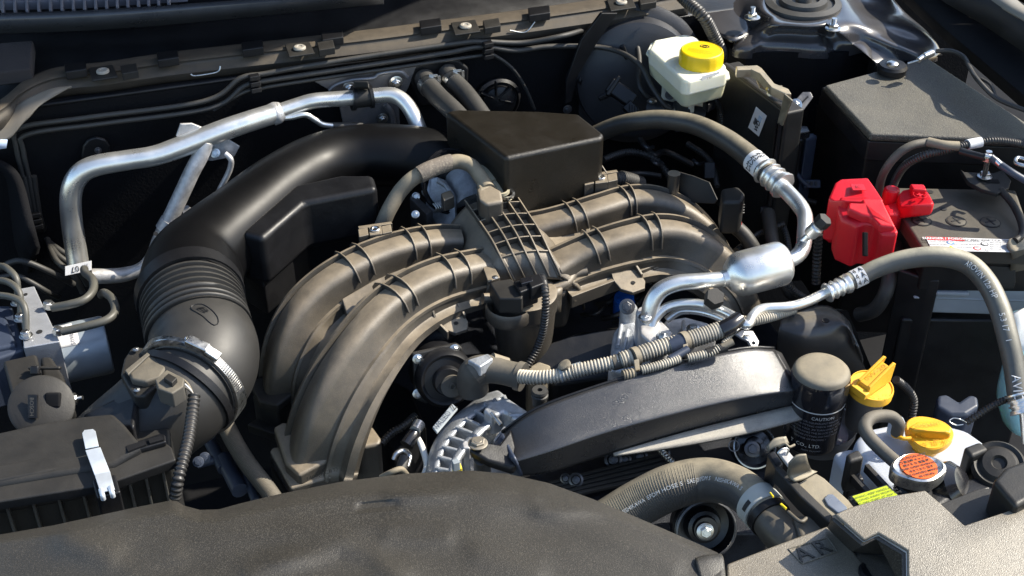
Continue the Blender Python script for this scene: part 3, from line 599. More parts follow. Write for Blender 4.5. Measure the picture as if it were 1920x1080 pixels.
# ================================================================== INTAKE MANIFOLD
MF = M['manifold']
im = thing('intake_manifold', 'dusty brown plastic intake manifold with four curved runners and a central grid of ribs', 'intake manifold', (960, 440, 0))
PROF = [(.034, -.040), (.0345, -.016), (.0335, -.0125), (.030, -.0105), (.023, -.0098), (.0165, -.0096), (.0150, -.0080), (.0146, .0066), (.0112, .0066), (.0108, .0008), (.0092, .0004), (.0084, .0022), (.002, .0032), (-.006, .0030), (-.0125, .0020), (-.0165, -.0002),
        (-.0190, -.0040), (-.0198, -.0080), (-.0202, -.0150), (-.0215, -.0262), (-.0255, -.0268), (-.0262, -.0300), (-.0240, -.0306), (-.0250, -.0395), (-.0275, -.0410), (-.0360, -.0418), (-.0368, -.0490), (-.0290, -.0500), (-.027, -.056), (.0, -.06), (.028, -.055)]
def sweep(name, pts, prof, hint, parent, mt, scale=None, n=8, sgn=1, flip=False):
    pts = [V3(p) for p in pts]; c = catmull(pts, n); m = len(c)
    sc_l = catmull([Vector((a, b, 0)) for a, b in (scale or [(1, 1)]*len(pts))], n)
    vs = []; fr = []
    for k in range(m):
        t = (c[min(k+1, m-1)]-c[max(k-1, 0)]).normalized(); s = (hint-t*hint.dot(t)).normalized(); nn = s.cross(t)*sgn
        fr.append((c[k], t, s, nn, sc_l[k]))
        for u, v in prof: vs.append(c[k]+s*u*sc_l[k].x+nn*v*sc_l[k].y)
    q_ = len(prof); fs = [(k*q_+i, k*q_+(i+1) % q_, (k+1)*q_+(i+1) % q_, (k+1)*q_+i) for k in range(m-1) for i in range(q_)]
    fs += [tuple(range(q_))[::-1], tuple((m-1)*q_+i for i in range(q_))]
    o = mesh(name, vs, fs, mt, parent, ang=40); return o, fr
def runner_ribs(fr, fs_, parent, front=-.028, top=.0115):
    for f in fs_:
        k = f*(len(fr)-1); i = int(k); c, t, s, nn, q_ = fr[i]
        poly = [(.0325, -.018), (.0328, -.004), (.026, .0035), (.016, .0070), (.010, .0082), (.0, .0085), (-.010, .0062), (-.017, .0015), (-.0225, -.0055), (-.0250, -.0175), (-.018, -.0175), (-.013, -.004), (.0, -.002), (.018, -.015)]
        ps = [c+s*u*q_.x+nn*v*q_.y-t*.0011 for u, v in poly]
        n_ = len(ps); ps2 = [p+t*.0022 for p in ps]
        mesh('rib', ps+ps2, [tuple(range(n_)), tuple(range(2*n_-1, n_-1, -1))]+[(a, n_+a, n_+(a+1) % n_, (a+1) % n_) for a in range(n_)], MF, parent, bevel=.0005, seg=1)
HL = Vector((.18, 1, 0)).normalized(); HR = Vector((-.02, 1, 0)).normalized()
# front-left
r1, f1 = sweep('runner', [(940, 478, -.008), (885, 488, -.002), (822, 503, .002), (762, 530, .0), (705, 572, -.008), (652, 630, -.026), (602, 702, -.058), (567, 775, -.098), (548, 845, -.145), (545, 880, -.168)], PROF, HL, im, MF,
               [(1.0, .9), (1, 1), (1.05, 1.05), (1.08, 1.1), (1.1, 1.15), (1.15, 1.2), (1.25, 1.25), (1.35, 1.3), (1.45, 1.3), (1.45, 1.3)])
runner_ribs(f1, (.15, .20, .355, .40), im)
# rear-left
r2, f2 = sweep('runner', [(865, 438, -.006), (830, 438, -.002), (775, 446, .002), (712, 464, .002), (650, 492, -.002), (592, 530, -.014), (545, 578, -.034), (514, 636, -.065), (500, 690, -.10), (498, 735, -.135)], PROF, HL, im, MF,
               [(.9, .85), (.95, .9), (1, 1), (1, 1.05), (1.05, 1.1), (1.08, 1.1), (1.12, 1.1), (1.15, 1.1), (1.2, 1.05), (1.2, 1.05)])
runner_ribs(f2, (.185, .24, .395, .445), im)
# front-right
r3, f3 = sweep('runner', [(1035, 488, -.012), (1072, 470, -.006), (1120, 450, .002), (1180, 432, .006), (1240, 421, .006), (1298, 430, -.002), (1350, 460, -.022), (1392, 508, -.06), (1415, 570, -.11)], PROF, HR, im, MF,
               [(1.2, .8), (1.05, .95), (1.0, 1.1), (1, 1.2), (1, 1.25), (1, 1.25), (1.02, 1.2), (1.05, 1.1), (1.1, 1)], sgn=-1)
runner_ribs(f3, (.22, .27, .445, .49), im)
# rear-right
r4, f4 = sweep('runner', [(985, 418, -.008), (1022, 410, -.004), (1068, 398, .0), (1125, 380, .004), (1185, 364, .004), (1245, 368, .0), (1300, 392, -.018), (1345, 436, -.05), (1375, 495, -.1)], PROF, HR, im, MF,
               [(1.2, .8), (1.0, .9), (.95, 1), (.95, 1), (.95, 1.05), (1, 1.05), (1, 1.05), (1.05, 1), (1.1, 1)], sgn=-1)
runner_ribs(f4, (.26, .30, .475, .51), im)
# plenum body (rounded, falling away to the front) and its grid of ribs
Lc = [(871, 374, .022), (893, 405, .022), (922, 448, .018), (943, 490, .004), (962, 530, -.022)]
Rc = [(960, 352, .022), (985, 390, .024), (1012, 432, .018), (1034, 478, .004), (1053, 520, -.020)]
Lw = catmull([V3(p) for p in Lc], 10); Rw = catmull([V3(p) for p in Rc], 10); nG = len(Lw)-1
def gs(u, v):   # u across 0..1, v along 0..1 (rear to front)
    x = v*nG; i = min(int(x), nG-1); t = x-i
    a = Lw[i].lerp(Lw[i+1], t); b = Rw[i].lerp(Rw[i+1], t); return a.lerp(b, u)+UP*.004*sin(pi*u)
def gn(u, v):
    a = gs(u, min(1, v+.03))-gs(u, max(0, v-.03)); b = gs(min(1, u+.1), v)-gs(max(0, u-.1), v); n = b.cross(a); n = n if n.z > 0 else -n; return n.normalized()
def depth(v): return .0105 if v < .58 else max(.0035, .0105-.07*(v-.58))
rows = []
for j in range(25):
    v = -.06+1.1*j/24; vv = min(1, max(0, v)); row = []
    for i in range(17):
        u = i/16; e = abs(u-.5)*2; dp = depth(vv)+.03*max(0, e-.97)/.03*0
        row.append(gs(u, vv)-gn(u, vv)*dp+(gs(u, 1)-gs(u, .9)).normalized()*max(0, v-1)*.1)
    rows.append(row)
patch('plenum_floor', rows, MF, im, nu=1, nv=1, solid=.004)
# plenum side walls widen into the runners
def wall(name, u, side):
    rows = []
    for j in range(21):
        v = j/20; p = gs(u, v)-gn(u, v)*(depth(v)-.001); out = (gs(1, v)-gs(0, v)).normalized()*side
        fl = .004+.012*(sin(v*2*pi*1.0-1.1)**2)
        rows.append([p-out*.004, p+out*.002-UP*.002, p+out*(.008+fl*.4)-UP*.012, p+out*(.013+fl)-UP*.028, p+out*(.018+fl)-UP*.055])
    patch(name, rows, MF, im, nu=2, nv=1, solid=.003)
wall('plenum_side', 0, -1); wall('plenum_side', 1, 1)
def ribbon(name, pts, nrm, h, th, parent, mt):
    vs = []; m = len(pts)
    for k, (p, n_) in enumerate(zip(pts, nrm)):
        t = (pts[min(k+1, m-1)]-pts[max(k-1, 0)]).normalized(); s = t.cross(n_).normalized()*th/2
        hh_ = h(k/(m-1)) if callable(h) else h
        vs += [p+s, p-s, p-s-n_*hh_, p+s-n_*hh_]
    fs = [(4*k+i, 4*k+(i+1) % 4, 4*k+4+(i+1) % 4, 4*k+4+i) for k in range(m-1) for i in range(4)]+[(3, 2, 1, 0), tuple(4*(m-1)+i for i in range(4))]
    return mesh(name, vs, fs, mt, parent, bevel=.0004, seg=1)
for i in range(5):
    u = i/4; ribbon('long_rib', [gs(u, k/24) for k in range(25)], [gn(u, k/24) for k in range(25)], lambda f: depth(f)+.002, .0021, im, MF)
for j, v in enumerate((.17, .30, .425, .55, .70)):
    ribbon('cross_rib', [gs(k/12, v)-gn(k/12, v)*(.001) for k in range(13)], [gn(k/12, v) for k in range(13)], depth(v)+.001, .002, im, MF)
# plenum base below
prism('plenum_base', [(858, 395, -.02), (975, 360, -.02), (1075, 500, -.035), (1065, 545, -.04), (960, 560, -.04), (900, 500, -.03)], .06, MF, im, bevel=.008)
# front rim flange of the plenum
tube('plenum_flange', [(905, 560, -.03), (940, 560, -.035), (985, 552, -.038), (1030, 545, -.038), (1060, 532, -.034), (1075, 515, -.03), (1100, 508, -.028)], 11, MF, im, sides=14)
# fillet webs linking runners
patch('web', [[(1005, 400, -.004), (1040, 408, -.012), (1085, 398, -.010)], [(1020, 440, -.018), (1060, 455, -.024), (1120, 440, -.02)], [(1040, 470, -.01), (1070, 478, -.02), (1110, 455, -.014)]], MF, im, nu=5, nv=5, solid=.003)
patch('web', [[(890, 415, -.0), (850, 440, -.012), (800, 452, -.02)], [(905, 450, -.025), (860, 480, -.035), (800, 490, -.035)], [(935, 488, -.008), (900, 500, -.016), (850, 512, -.016)]], MF, im, nu=5, nv=5, solid=.003)
prism('runner_link', [(640, 560, -.03), (700, 525, -.02), (760, 500, -.015), (770, 520, -.02), (700, 552, -.03), (650, 590, -.04)], .012, MF, im, bevel=.002)
# right lower flange strip with raised panel
a0, a1 = P(1070, 565, -.05), P(1300, 478, -.045)
box('side_strip', a0.lerp(a1, .5), (a1-a0)/2, UP*.009, HR*.003, MF, im, bevel=.001)
box('side_panel', a0.lerp(a1, .78)-HR*.003, (a1-a0)*.13, UP*.006, HR*.002, MF, im, bevel=.001)
for k in range(5): box('strip_tooth', a0.lerp(a1, .55+.09*k)+UP*-.013, (a1-a0).normalized()*.0015, UP*.006, HR*.003, MF, im, bevel=.0005)
# second, lower pair of right runners going down behind the accumulator
tube('lower_runner', [(1240, 520, -.07), (1290, 505, -.075), (1335, 512, -.09), (1375, 540, -.12), (1400, 580, -.16)], 30, MF, im, sides=24)
# bosses with metal bush
for (x, y, z) in [(703, 432, .012), (1126, 335, .022)]:
    for dx, dy in [(-22, 3), (22, -3)]:
        prism('boss_wall', [(x+dx-10, y+dy-5, z), (x+dx+8, y+dy-9, z), (x+dx+10, y+dy+5, z), (x+dx-8, y+dy+9, z)], .035, MF, im, bevel=.001)
    prism('boss_wall', [(x-12, y-6, z), (x+12, y-9, z), (x+14, y+6, z), (x-10, y+9, z)], .033, MF, im, bevel=.001)
    prism('boss_web', [(x-32, y-8, z), (x+30, y-17, z), (x+33, y-13, z), (x-30, y-3, z)], .03, MF, im, bevel=.0006)
    lathe('bush', (x, y-1, z), UP, [(.0062, -.002), (.0062, .002), (.0055, .0028), (.0035, .0028), (.0025, .0015), (.0001, .0015)], M['zinc'], im, sides=24)
    lathe('bush_hole', (x, y-1, z+.002), UP, [(.002, 0), (.002, .0004)], M['print'], im, sides=16)
# flanges at the bottom of the left legs
def ringprism(name, out, h, m, parent, z, bevel=.003): return prism(name, [(x, y, z) for x, y in out], h, m, parent, bevel=bevel)
prism('leg_flange', [(505, 845, -.155), (512, 838, -.155), (540, 835, -.15), (640, 845, -.15), (655, 868, -.155), (655, 885, -.16), (545, 916, -.16)], .014, MF, im, bevel=.003)
prism('leg_collar', [(512, 800, -.135), (530, 790, -.13), (640, 800, -.13), (640, 850, -.14), (560, 892, -.145), (535, 870, -.145)], .02, MF, im, bevel=.004)
prism('leg_base', [(505, 865, -.172), (520, 850, -.17), (640, 860, -.17), (655, 895, -.17), (545, 930, -.17)], .03, M['black_dusty'], im, bevel=.003)
prism('leg_flange', [(468, 715, -.12), (500, 700, -.12), (545, 715, -.12), (560, 730, -.12), (520, 760, -.125), (485, 752, -.125)], .012, M['black_dusty'], im, bevel=.003)
prism('leg_base', [(472, 740, -.135), (520, 765, -.135), (560, 745, -.135), (555, 715, -.135)], .05, M['black_dusty'], im, bevel=.003)
prism('leg_flange', [(462, 795, -.17), (520, 815, -.17), (560, 780, -.17), (520, 760, -.17)], .015, M['black_dusty'], im, bevel=.003)
text('1400(ACBT)', P(603, 888, -.138), (P(628, 880, -.138)-P(580, 896, -.138)), UP, .0075, M['print'], im, off=.001)
# tabs with holes
for (x, y, z) in [(850, 606, -.055), (1182, 530, -.045)]:
    prism('tab', [(x-38, y-25, z+.012), (x-10, y-34, z+.012), (x+10, y-32, z+.008), (x+28, y-3, z), (x+27, y+10, z), (x+4, y+18, z), (x-18, y+12, z), (x-32, y-5, z+.006)], .005, MF, im, bevel=.001)
    lathe('tab_hole', (x+5, y, z+.0035), UP, [(.003, 0), (.003, .0006)], M['print'], im, sides=16)
    ribbon('tab_rib', [P(x+8, y-38, z+.016), P(x+22, y-16, z+.008)], [UP, UP], .006, .003, im, MF)
ribbon('tab_rib', [P(810, 575, -.03), P(818, 600, -.045), P(840, 622, -.052)], [UP]*3, .012, .003, im, MF)

# ------------------------------------------------------------------ sensors on the plenum, centre canister
cn = thing('centre_canister', 'dusty tapered plastic canister standing under the front of the manifold grid', 'canister', (985, 600, -.08))
cc = P(983, 560, -.04); r0 = 62*mpp(cc)
lathe('canister_body', cc, -UP, [(r0*.9, -.012), (r0, -.01), (r0, .012), (r0*.96, .014), (r0*.90, .05), (r0*.80, .085), (r0*.76, .1), (r0*.5, .105)], MF, cn, sides=48)
lathe('canister_band', P(955, 575, -.035), -UP, [(.027, -.004), (.029, 0), (.029, .012), (.027, .016), (.02, .016)], MF, cn, sides=40)
patch('canister_lug', [[(1035, 545, -.03), (1055, 540, -.03)], [(1040, 590, -.06), (1052, 585, -.06)]], MF, cn, nu=2, nv=3, solid=.006)
ms = thing('pressure_sensor', 'small black box sensor at the front of the manifold grid, left of the harness plug', 'sensor', (955, 545, -.01))
prism('sensor_body', [(917, 528, -.004), (958, 522, -.004), (985, 545, -.004), (978, 560, -.004), (936, 560, -.008)], .022, M['black_dusty'], ms, bevel=.002)
prism('sensor_tab', [(905, 500, -.005), (925, 496, -.005), (938, 520, -.005), (915, 528, -.005)], .006, MF, ms, bevel=.001)
bolt((928, 520, .0), UP, 5, M['zinc'], ms, h=.3, washer=1.2)
pc = thing('harness_plug', 'glossy black double plug on the front of the manifold grid', 'plug', (988, 530, 0))
prism('plug_body', [(962, 527, .002), (1000, 517, .002), (1010, 535, .002), (975, 548, .002)], .026, M['black'], pc, bevel=.002)
prism('plug_socket', [(985, 518, .006), (1012, 512, .006), (1022, 530, .006), (996, 540, .006)], .02, M['black'], pc, bevel=.002)
prism('plug_latch', [(974, 522, .007), (996, 517, .007), (1000, 526, .007), (978, 532, .007)], .006, M['blackgloss'], pc, bevel=.001)
tag(tube('canister_loom', [(1016, 520, .0), (1022, 545, -.0), (1023, 580, -.02), (1018, 620, -.05), (1006, 655, -.075), (990, 685, -.09), (975, 715, -.1)], 8, M['loom_dk'], sides=14, n=10, corr=(6, 2, .5)), 'thin corrugated loom running down the front of the centre canister', 'wiring loom')
# ------------------------------------------------------------------ rear: throttle body, hoses and the square resonator
tb = thing('throttle_body', 'silver cast throttle body between the duct and the manifold grid', 'throttle body', (830, 370, -.02))
lathe('throttle_bore', P(850, 375, -.03), (P(800, 372, -.03)-P(870, 378, -.03)).normalized(), [(.035, -.02), (.035, .0), (.03, .004), (.03, .022), (.036, .024), (.036, .03), (.03, .03)], M['cast'], tb, sides=40)
lathe('motor_housing', P(872, 345, .0), (P(862, 318, .02)-P(880, 365, 0)).normalized(), [(.024, -.03), (.024, .012), (.022, .016), (.001, .016)], M['cast'], tb, sides=32)
plate('cast_flange', [(808, 335, .012), (818, 332, .015), (832, 338, .015), (850, 365, .005), (855, 420, -.03), (820, 430, -.04), (803, 390, -.02)], .006, M['cast'], tb)
tube('cast_rib', [(822, 340, .018), (838, 350, .018), (848, 372, .01)], 5, M['cast'], tb, sides=10)
prism('motor_plug', [(826, 362, .022), (845, 355, .022), (852, 368, .022), (832, 376, .022)], .018, MF, tb, bevel=.002)
prism('flange_plate', [(768, 370, .0), (775, 362, .0), (812, 395, -.005), (800, 402, -.005)], .05, M['steel_dk'], tb, bevel=.001)
for x, y in [(780, 368), (779, 402)]: bolt((x, y, .0), tocam(P(x, y, 0)), 5, M['zinc'], tb)
for k in range(5): tube('return_spring', [(812+4*k, 382-1*k, -.0), (818+4*k, 390-1*k, -.004), (814+4*k, 400-1*k, -.012)], 1.6, M['zinc'], tb, sides=8)
tag(lathe('duct_seal_ring', P(842, 340, .012), (tocam(P(842, 340, .02))*.75+vr*.4).normalized(), [(.038, 0), (.0435, .001), (.044, .006), (.0415, .009), (.0395, .007), (.0385, .009), (.037, .006)], M['blackgloss'], sides=48), 'glossy black ring seal round the end of the intake duct behind the throttle', 'seal')
vh = thing('vent_hose', 'dusty braided hose arching from the left manifold boss over the throttle body', 'hose', (800, 340, .04))
tube('hose_lower', [(716, 424, -.01), (728, 396, .01), (748, 362, .03), (770, 338, .045), (790, 326, .05)], 14.5, M['hosetan'], vh, sides=20)
hb = tube('hose_braid', [(786, 328, .052), (810, 316, .056), (838, 306, .058), (846, 304, .058)], 16, mat('braid', (.09, .08, .07), .8, dust=.6, dcol=(.25, .2, .15), grain=1.0, gscale=400, speck=.6, scol=(.3, .26, .2)), vh, sides=20, wob=.12)
tube('hose_upper', [(840, 306, .058), (862, 303, .058), (885, 312, .054), (902, 334, .048), (915, 356, .044)], 14, M['hosetan'], vh, sides=20)
prism('hose_elbow_cap', [(893, 352, .05), (918, 345, .05), (940, 356, .05), (944, 378, .044), (912, 384, .044), (898, 372, .048)], .03, MF, vh, bevel=.004)
prism('hose_neck', [(893, 340, .05), (912, 333, .05), (922, 350, .05), (900, 358, .05)], .02, M['hosetan'], vh, bevel=.003)
sv = thing('purge_valve', 'pale dusty solenoid valve behind the top right corner of the grid', 'valve', (930, 340, .04))
tan_ = mat('pale_tan_plastic', (.28, .25, .17), .5, dust=.6, dcol=(.45, .4, .28))
tube('valve_body', [(905, 318, .04), (912, 328, .04), (925, 345, .036)], [11, 12, 11], tan_, sv, sides=20)
tube('valve_neck', [(925, 345, .036), (940, 360, .03), (955, 378, .02)], [9, 8, 7], tan_, sv, sides=16)
lathe('valve_ring', P(938, 360, .034), UP, [(.012, 0), (.012, .004), (.009, .004), (.009, 0)], tan_, sv)
lathe('valve_ring', P(948, 366, .03), UP, [(.012, 0), (.012, .003), (.009, .003)], M['zinc'], sv)
ph = tag(tube('corrugated_purge_hose', [(1020, 380, -.03), (1035, 362, -.015), (1060, 352, -.01), (1095, 348, -.01), (1130, 342, -.01), (1165, 335, -.01), (1200, 345, -.03)], 15, M['rubber_dk'], sides=18, n=10, corr=(5, 1.2, .5)), 'dark ribbed hose passing behind the right manifold boss', 'hose')
rb = thing('rear_resonator', 'large square dusty black plastic box behind the manifold grid', 'resonator', (1010, 270, .06))
prism('box_shell', [(834, 208, .085), (860, 204, .085), (1010, 207, .085), (1085, 212, .085), (1133, 250, .085), (1130, 258, .085), (948, 296, .085), (938, 288, .085)], .13, M['airbox'], rb, bevel=.015, seg=7)
for k in range(4):
    x = 1084+k*11; tube('rod', [(x, 300-2*k, .045), (x+20, 330-2*k, .03)], 1.6, MF, rb, sides=8)
# ================================================================== RIGHT REAR
bb = thing('brake_booster', 'large round black brake booster behind the brake fluid reservoir', 'brake booster', (1190, 130, .04))
bc0 = P(1188, 140, .02); bax = Vector((-.35, -.9, .15)).normalized()
lathe('booster_shell', bc0, bax, [(.10, -.07), (.108, -.02), (.108, .0), (.10, .006), (.092, .008), (.088, .03), (.075, .036), (.03, .04), (.001, .04)], mat('booster_black', (.03, .031, .035), .4, mott=.1, grain=.4), bb, sides=56)
u_, v_, _ = frame(bax)
for a in (60, 110, 200): d = u_*cos(radians(a))+v_*sin(radians(a)); box('booster_rib', bc0+bax*.037+d*.05, d*.012, bax.cross(d)*.004, bax*.003, M['black'], bb)
plate('booster_flange', [PF(1128, 25, .03), PF(1158, 25, .03), PF(1120, 80, .03), PF(1085, 140, .03), PF(1072, 190, .03), PF(1060, 195, .03), PF(1062, 150, .03), PF(1090, 75, .03)], .006, M['black'], bb)
patch('booster_shield', [[(1085, 150, .03), (1100, 115, .05), (1135, 105, .06), (1155, 125, .05)], [(1090, 160, .02), (1110, 140, .03), (1140, 135, .03), (1160, 150, .03)], [(1090, 180, -.02), (1120, 210, -.03), (1150, 215, -.03), (1180, 215, -.03)]], M['black'], bb, nu=4, nv=4, solid=.004)
bolt(P(1064, 205, -.02), -FWN, 6, M['steel_dk'], bb)
vc = thing('booster_valve', 'black ribbed vacuum valve clipped on the brake booster', 'valve', (1150, 170, .03))
box('valve_body', (1165, 175, .045), (vr*.8-vu*.55).normalized()*.022, (vr*.55+vu*.8).normalized()*.011, vd*.01, M['black'], vc, bevel=.003)
box('valve_strap', (1150, 162, .055), (vr*.8-vu*.55).normalized()*.003, (vr*.55+vu*.8).normalized()*.016, vd*.008, M['black_dusty'], vc)
box('valve_tail', (1183, 205, .03), (vr*.7-vu*.7).normalized()*.010, (vr*.7+vu*.7).normalized()*.008, vd*.008, M['black'], vc, bevel=.002)
for k in range(4): box('tail_slot', (1180+5*k, 203+2*k, .042), vr*.0006, vu*.006, vd*.001, M['blackmat'], vc, bevel=0)
br = thing('brake_reservoir', 'cream translucent brake fluid reservoir with a yellow screw cap', 'reservoir', (1290, 130, .06))
CR = M['cream']
prism('reservoir_top', [(1217, 92, .115), (1226, 74, .115), (1284, 63, .115), (1304, 68, .115), (1361, 121, .115), (1364, 134, .115), (1291, 152, .115), (1279, 149, .115)], .024, CR, br, bevel=.006, seg=4)
prism('reservoir_seam', [(1211, 98, .100), (1220, 80, .1), (1286, 66, .1), (1308, 72, .1), (1367, 134, .1), (1369, 145, .1), (1291, 166, .1), (1278, 163, .1)], .005, CR, br, bevel=.002)
prism('reservoir_body', [(1214, 102, .095), (1224, 84, .095), (1286, 70, .095), (1306, 76, .095), (1363, 138, .095), (1364, 148, .095), (1291, 168, .095), (1279, 165, .095)], .032, mat('cream_fluid', (.62, .60, .40), .4, sss=.3, mott=.1, mscale=30), br, bevel=.006, seg=4, taper=-.08)
prism('reservoir_foot', [(1240, 155, .06), (1290, 165, .06), (1335, 170, .06), (1345, 150, .06), (1270, 120, .06)], .028, CR, br, bevel=.004)
prism('reservoir_leg', [(1290, 182, .05), (1301, 180, .05), (1303, 190, .05), (1292, 192, .05)], .018, CR, br, bevel=.001)
capc = P(1314, 116, .117)
rc_ = 41*mpp(capc)
cp = lathe('cap', capc, UP, [(rc_*.95, -.004), (rc_, -.002), (rc_, .013), (rc_*.95, .0175), (rc_*.90, .0185), (rc_*.88, .0178), (.001, .0178)], M['yellow'], br, sides=72, fn=lambda t, r, h: 1+(.018*max(0, cos(18*t))**3 if r > .9*rc_ and h < .015 else 0))
cz = capc+UP*.0181
t_ = (P(1360, 100, .13)-P(1280, 85, .13)).normalized(); t2 = UP.cross(t_)
for k, s_ in enumerate(['WARNING CLEAN FILLER CAP', 'BEFORE REMOVING USE ONLY', 'BRAKE FLUID FROM A SEALED', 'CONTAINER  DOT 3']): text(s_, cz-t2*(.0018+.0034*k), t_, t2, .0026, bpy.data.materials.get('yellow_ink') or mat('yellow_ink', (.35, .22, .0), .5), cp)
ring_ = [cz+t2*.012+t_*.004*cos(a)*1.6+t2*.004*sin(a) for a in [2*pi*i/20 for i in range(21)]]
tube('cap_symbol', ring_, [.0005]*21, M['print'], cp, sides=6, n=1, absr=True)
ring_ = [cz+t2*.012+t_*.0022*cos(a)*1.3+t2*.0022*sin(a) for a in [2*pi*i/16 for i in range(17)]]
tube('cap_symbol', ring_, [.0004]*17, M['print'], cp, sides=6, n=1, absr=True)
tube('red_mark', [(1323, 127, .1165), (1333, 127, .1165), (1341, 122, .1165)], 1.6, M['redprint'], br, sides=6)
# label on the front face of the reservoir
la, lb = P(1313, 156, .1), P(1352, 145, .1); xd = (lb-la).normalized(); ln = UP.cross(xd); ln = ln if ln.dot(CP-la) > 0 else -ln
lc = PP(1332, 145, P(1291, 152, .115)+ln*.0008, ln)
box('label', lc, xd*.0145, UP*.0052, ln*.0003, M['label'], br, bevel=0); text('5 93013', lc+ln*.0005, xd, UP, .0042, M['print'], br)
mcy = thing('master_cylinder', 'dark grey cast master cylinder under the brake fluid reservoir', 'cylinder', (1260, 205, 0))
dk = mat('dark_cast', (.06, .063, .068), .45, metal=.4, grain=.8)
tube('cylinder_body', [(1215, 205, .01), (1270, 212, .01), (1320, 222, .005)], 24, dk, mcy, sides=24)
prism('cylinder_port', [(1262, 188, .04), (1290, 185, .04), (1296, 210, .04), (1268, 214, .04)], .03, dk, mcy, bevel=.003)
for x, y in [(1222, 190), (1249, 200), (1268, 208)]: bolt((x, y, .035), UP, 6, M['zinc'], mcy, name='union')
lathe('cylinder_lug', P(1256, 178, .045), tocam(P(1256, 178, .04)), [(.007, 0), (.007, .004), (.003, .004), (.003, .001)], dk, mcy, sides=20)
tag(tube('reservoir_lead', [(1328, 186, .06), (1340, 190, .055), (1350, 205, .03), (1354, 235, .0)], 6, M['loom_dk'], sides=12, corr=(6, 1.5, .5)), 'thin black lead hanging from the brake reservoir level plug', 'lead')
lpg = thing('level_plug', 'small black plug in the lower corner of the brake reservoir', 'plug', (1330, 185, .06))
prism('plug', [(1318, 186, .06), (1334, 180, .06), (1342, 188, .06), (1328, 196, .06)], .014, M['black'], lpg, bevel=.002)
tag(tube('overhead_loom', [(1265, -20, .16), (1290, 5, .15), (1318, 30, .14), (1336, 62, .11), (1352, 95, .08), (1362, 118, .05), (1372, 140, .01)], 12, M['loom_dk'], sides=18, n=10, corr=(6, 1.8, .5)), 'thick black corrugated loom passing behind the yellow capped reservoir', 'wiring loom')

# strut tower sheet metal: concentric pressing around the damper mount
tw = thing('strut_tower', 'glossy dark grey sheet metal strut tower with round rubber mount and nuts', 'strut tower', (1505, 30, .1))
tc_ = P(1505, 12, .12)
def ring_r(a):
    # outer radius by direction (a measured in screen sense)
    return 1.0
outer = [(1385, 60), (1372, 88), (1400, 96), (1430, 92), (1480, 92), (1530, 96), (1580, 94), (1635, 84), (1646, 120), (1700, 108), (1765, 98), (1745, 60), (1700, 20), (1668, -20), (1640, -70), (1505, -110), (1370, -80), (1330, -20), (1335, 30)]
oc = catmull([Vector((x, y, 0)) for x, y in outer+[outer[0]]], 6)[:-1]
prof = [(0.30, .004), (.36, .010), (.42, .012), (.5, .006), (.58, -.006), (.68, -.014), (.80, -.016), (.9, -.02), (1.0, -.026)]
c0 = (1505, 10); vs = []; n = len(oc)
for s_, z in prof:
    for p in oc:
        x = c0[0]+(p.x-c0[0])*s_; y = c0[1]+(p.y-c0[1])*s_
        if s_ < .6:   # circle-like inside
            d = Vector((p.x-c0[0], (p.y-c0[1])*1.9, 0)).normalized(); rr = 185*s_; xc = c0[0]+d.x*rr; yc = c0[1]+d.y*rr*.5; k = (.62-s_)/.32; k = min(1, max(0, k)); x = x*(1-k)+xc*k; y = y*(1-k)+yc*k
        fold = .006*sin((p.x-1300)*.055+(p.y)*.03)*(s_ > .6)*(p.x > 1560)
        vs.append(P(x, y, .115+z+fold))
m = len(prof); fs = [(k*n+i, k*n+(i+1) % n, (k+1)*n+(i+1) % n, (k+1)*n+i) for k in range(m-1) for i in range(n)]
vs += [p+UP*-.012 for p in vs[(m-1)*n:m*n]]; fs += [((m-1)*n+i, (m-1)*n+(i+1) % n, m*n+(i+1) % n, m*n+i) for i in range(n)]
mesh('tower_sheet', vs, fs, M['paint'], tw, sub=1, ang=60)
lathe('mount', P(1505, 12, .12), UP, [(.056, -.012), (.058, .0), (.056, .007), (.046, .010), (.044, .006), (.036, .006), (.034, .012), (.024, .014), (.022, .009), (.012, .009), (.010, .016), (.001, .017)], M['rubber_dk'], tw, sides=56)
for x, y in [(1410, 33), (1562, 54)]: bolt((x, y, .122), UP, 9.5, M['zinc'], tw, name='nut', washer=1.6, h=1.0, stud=1.2)
lathe('hole', (1609, 40, .118), UP, [(.005, 0), (.005, .0005)], M['print'], tw, sides=16)
bolt((1372, 70, .09), UP, 5, M['zinc'], tw, h=.5)
sk_ = [P(x, y, .085) for x, y in [(1330, 40), (1372, 90), (1400, 98), (1480, 95), (1530, 98), (1580, 96), (1635, 86), (1646, 122), (1765, 101)]]
mesh('tower_felt', sk_+[p-UP*.40 for p in sk_], [(i, i+1, i+10, i+9) for i in range(8)], M['felt'], tw, solid=.004, smooth=False)
tag(patch('wing_sheet', [[(1270, -30, .1), (1330, -10, .1), (1400, -40, .1)], [(1290, 5, .1), (1345, 30, .1), (1400, 0, .1)], [(1330, 40, .1), (1370, 75, .1), (1410, 60, .1)]], M['paint'], nu=4, nv=4, solid=.004), 'dark sheet metal panel beside the strut tower above the reservoir', 'panel')
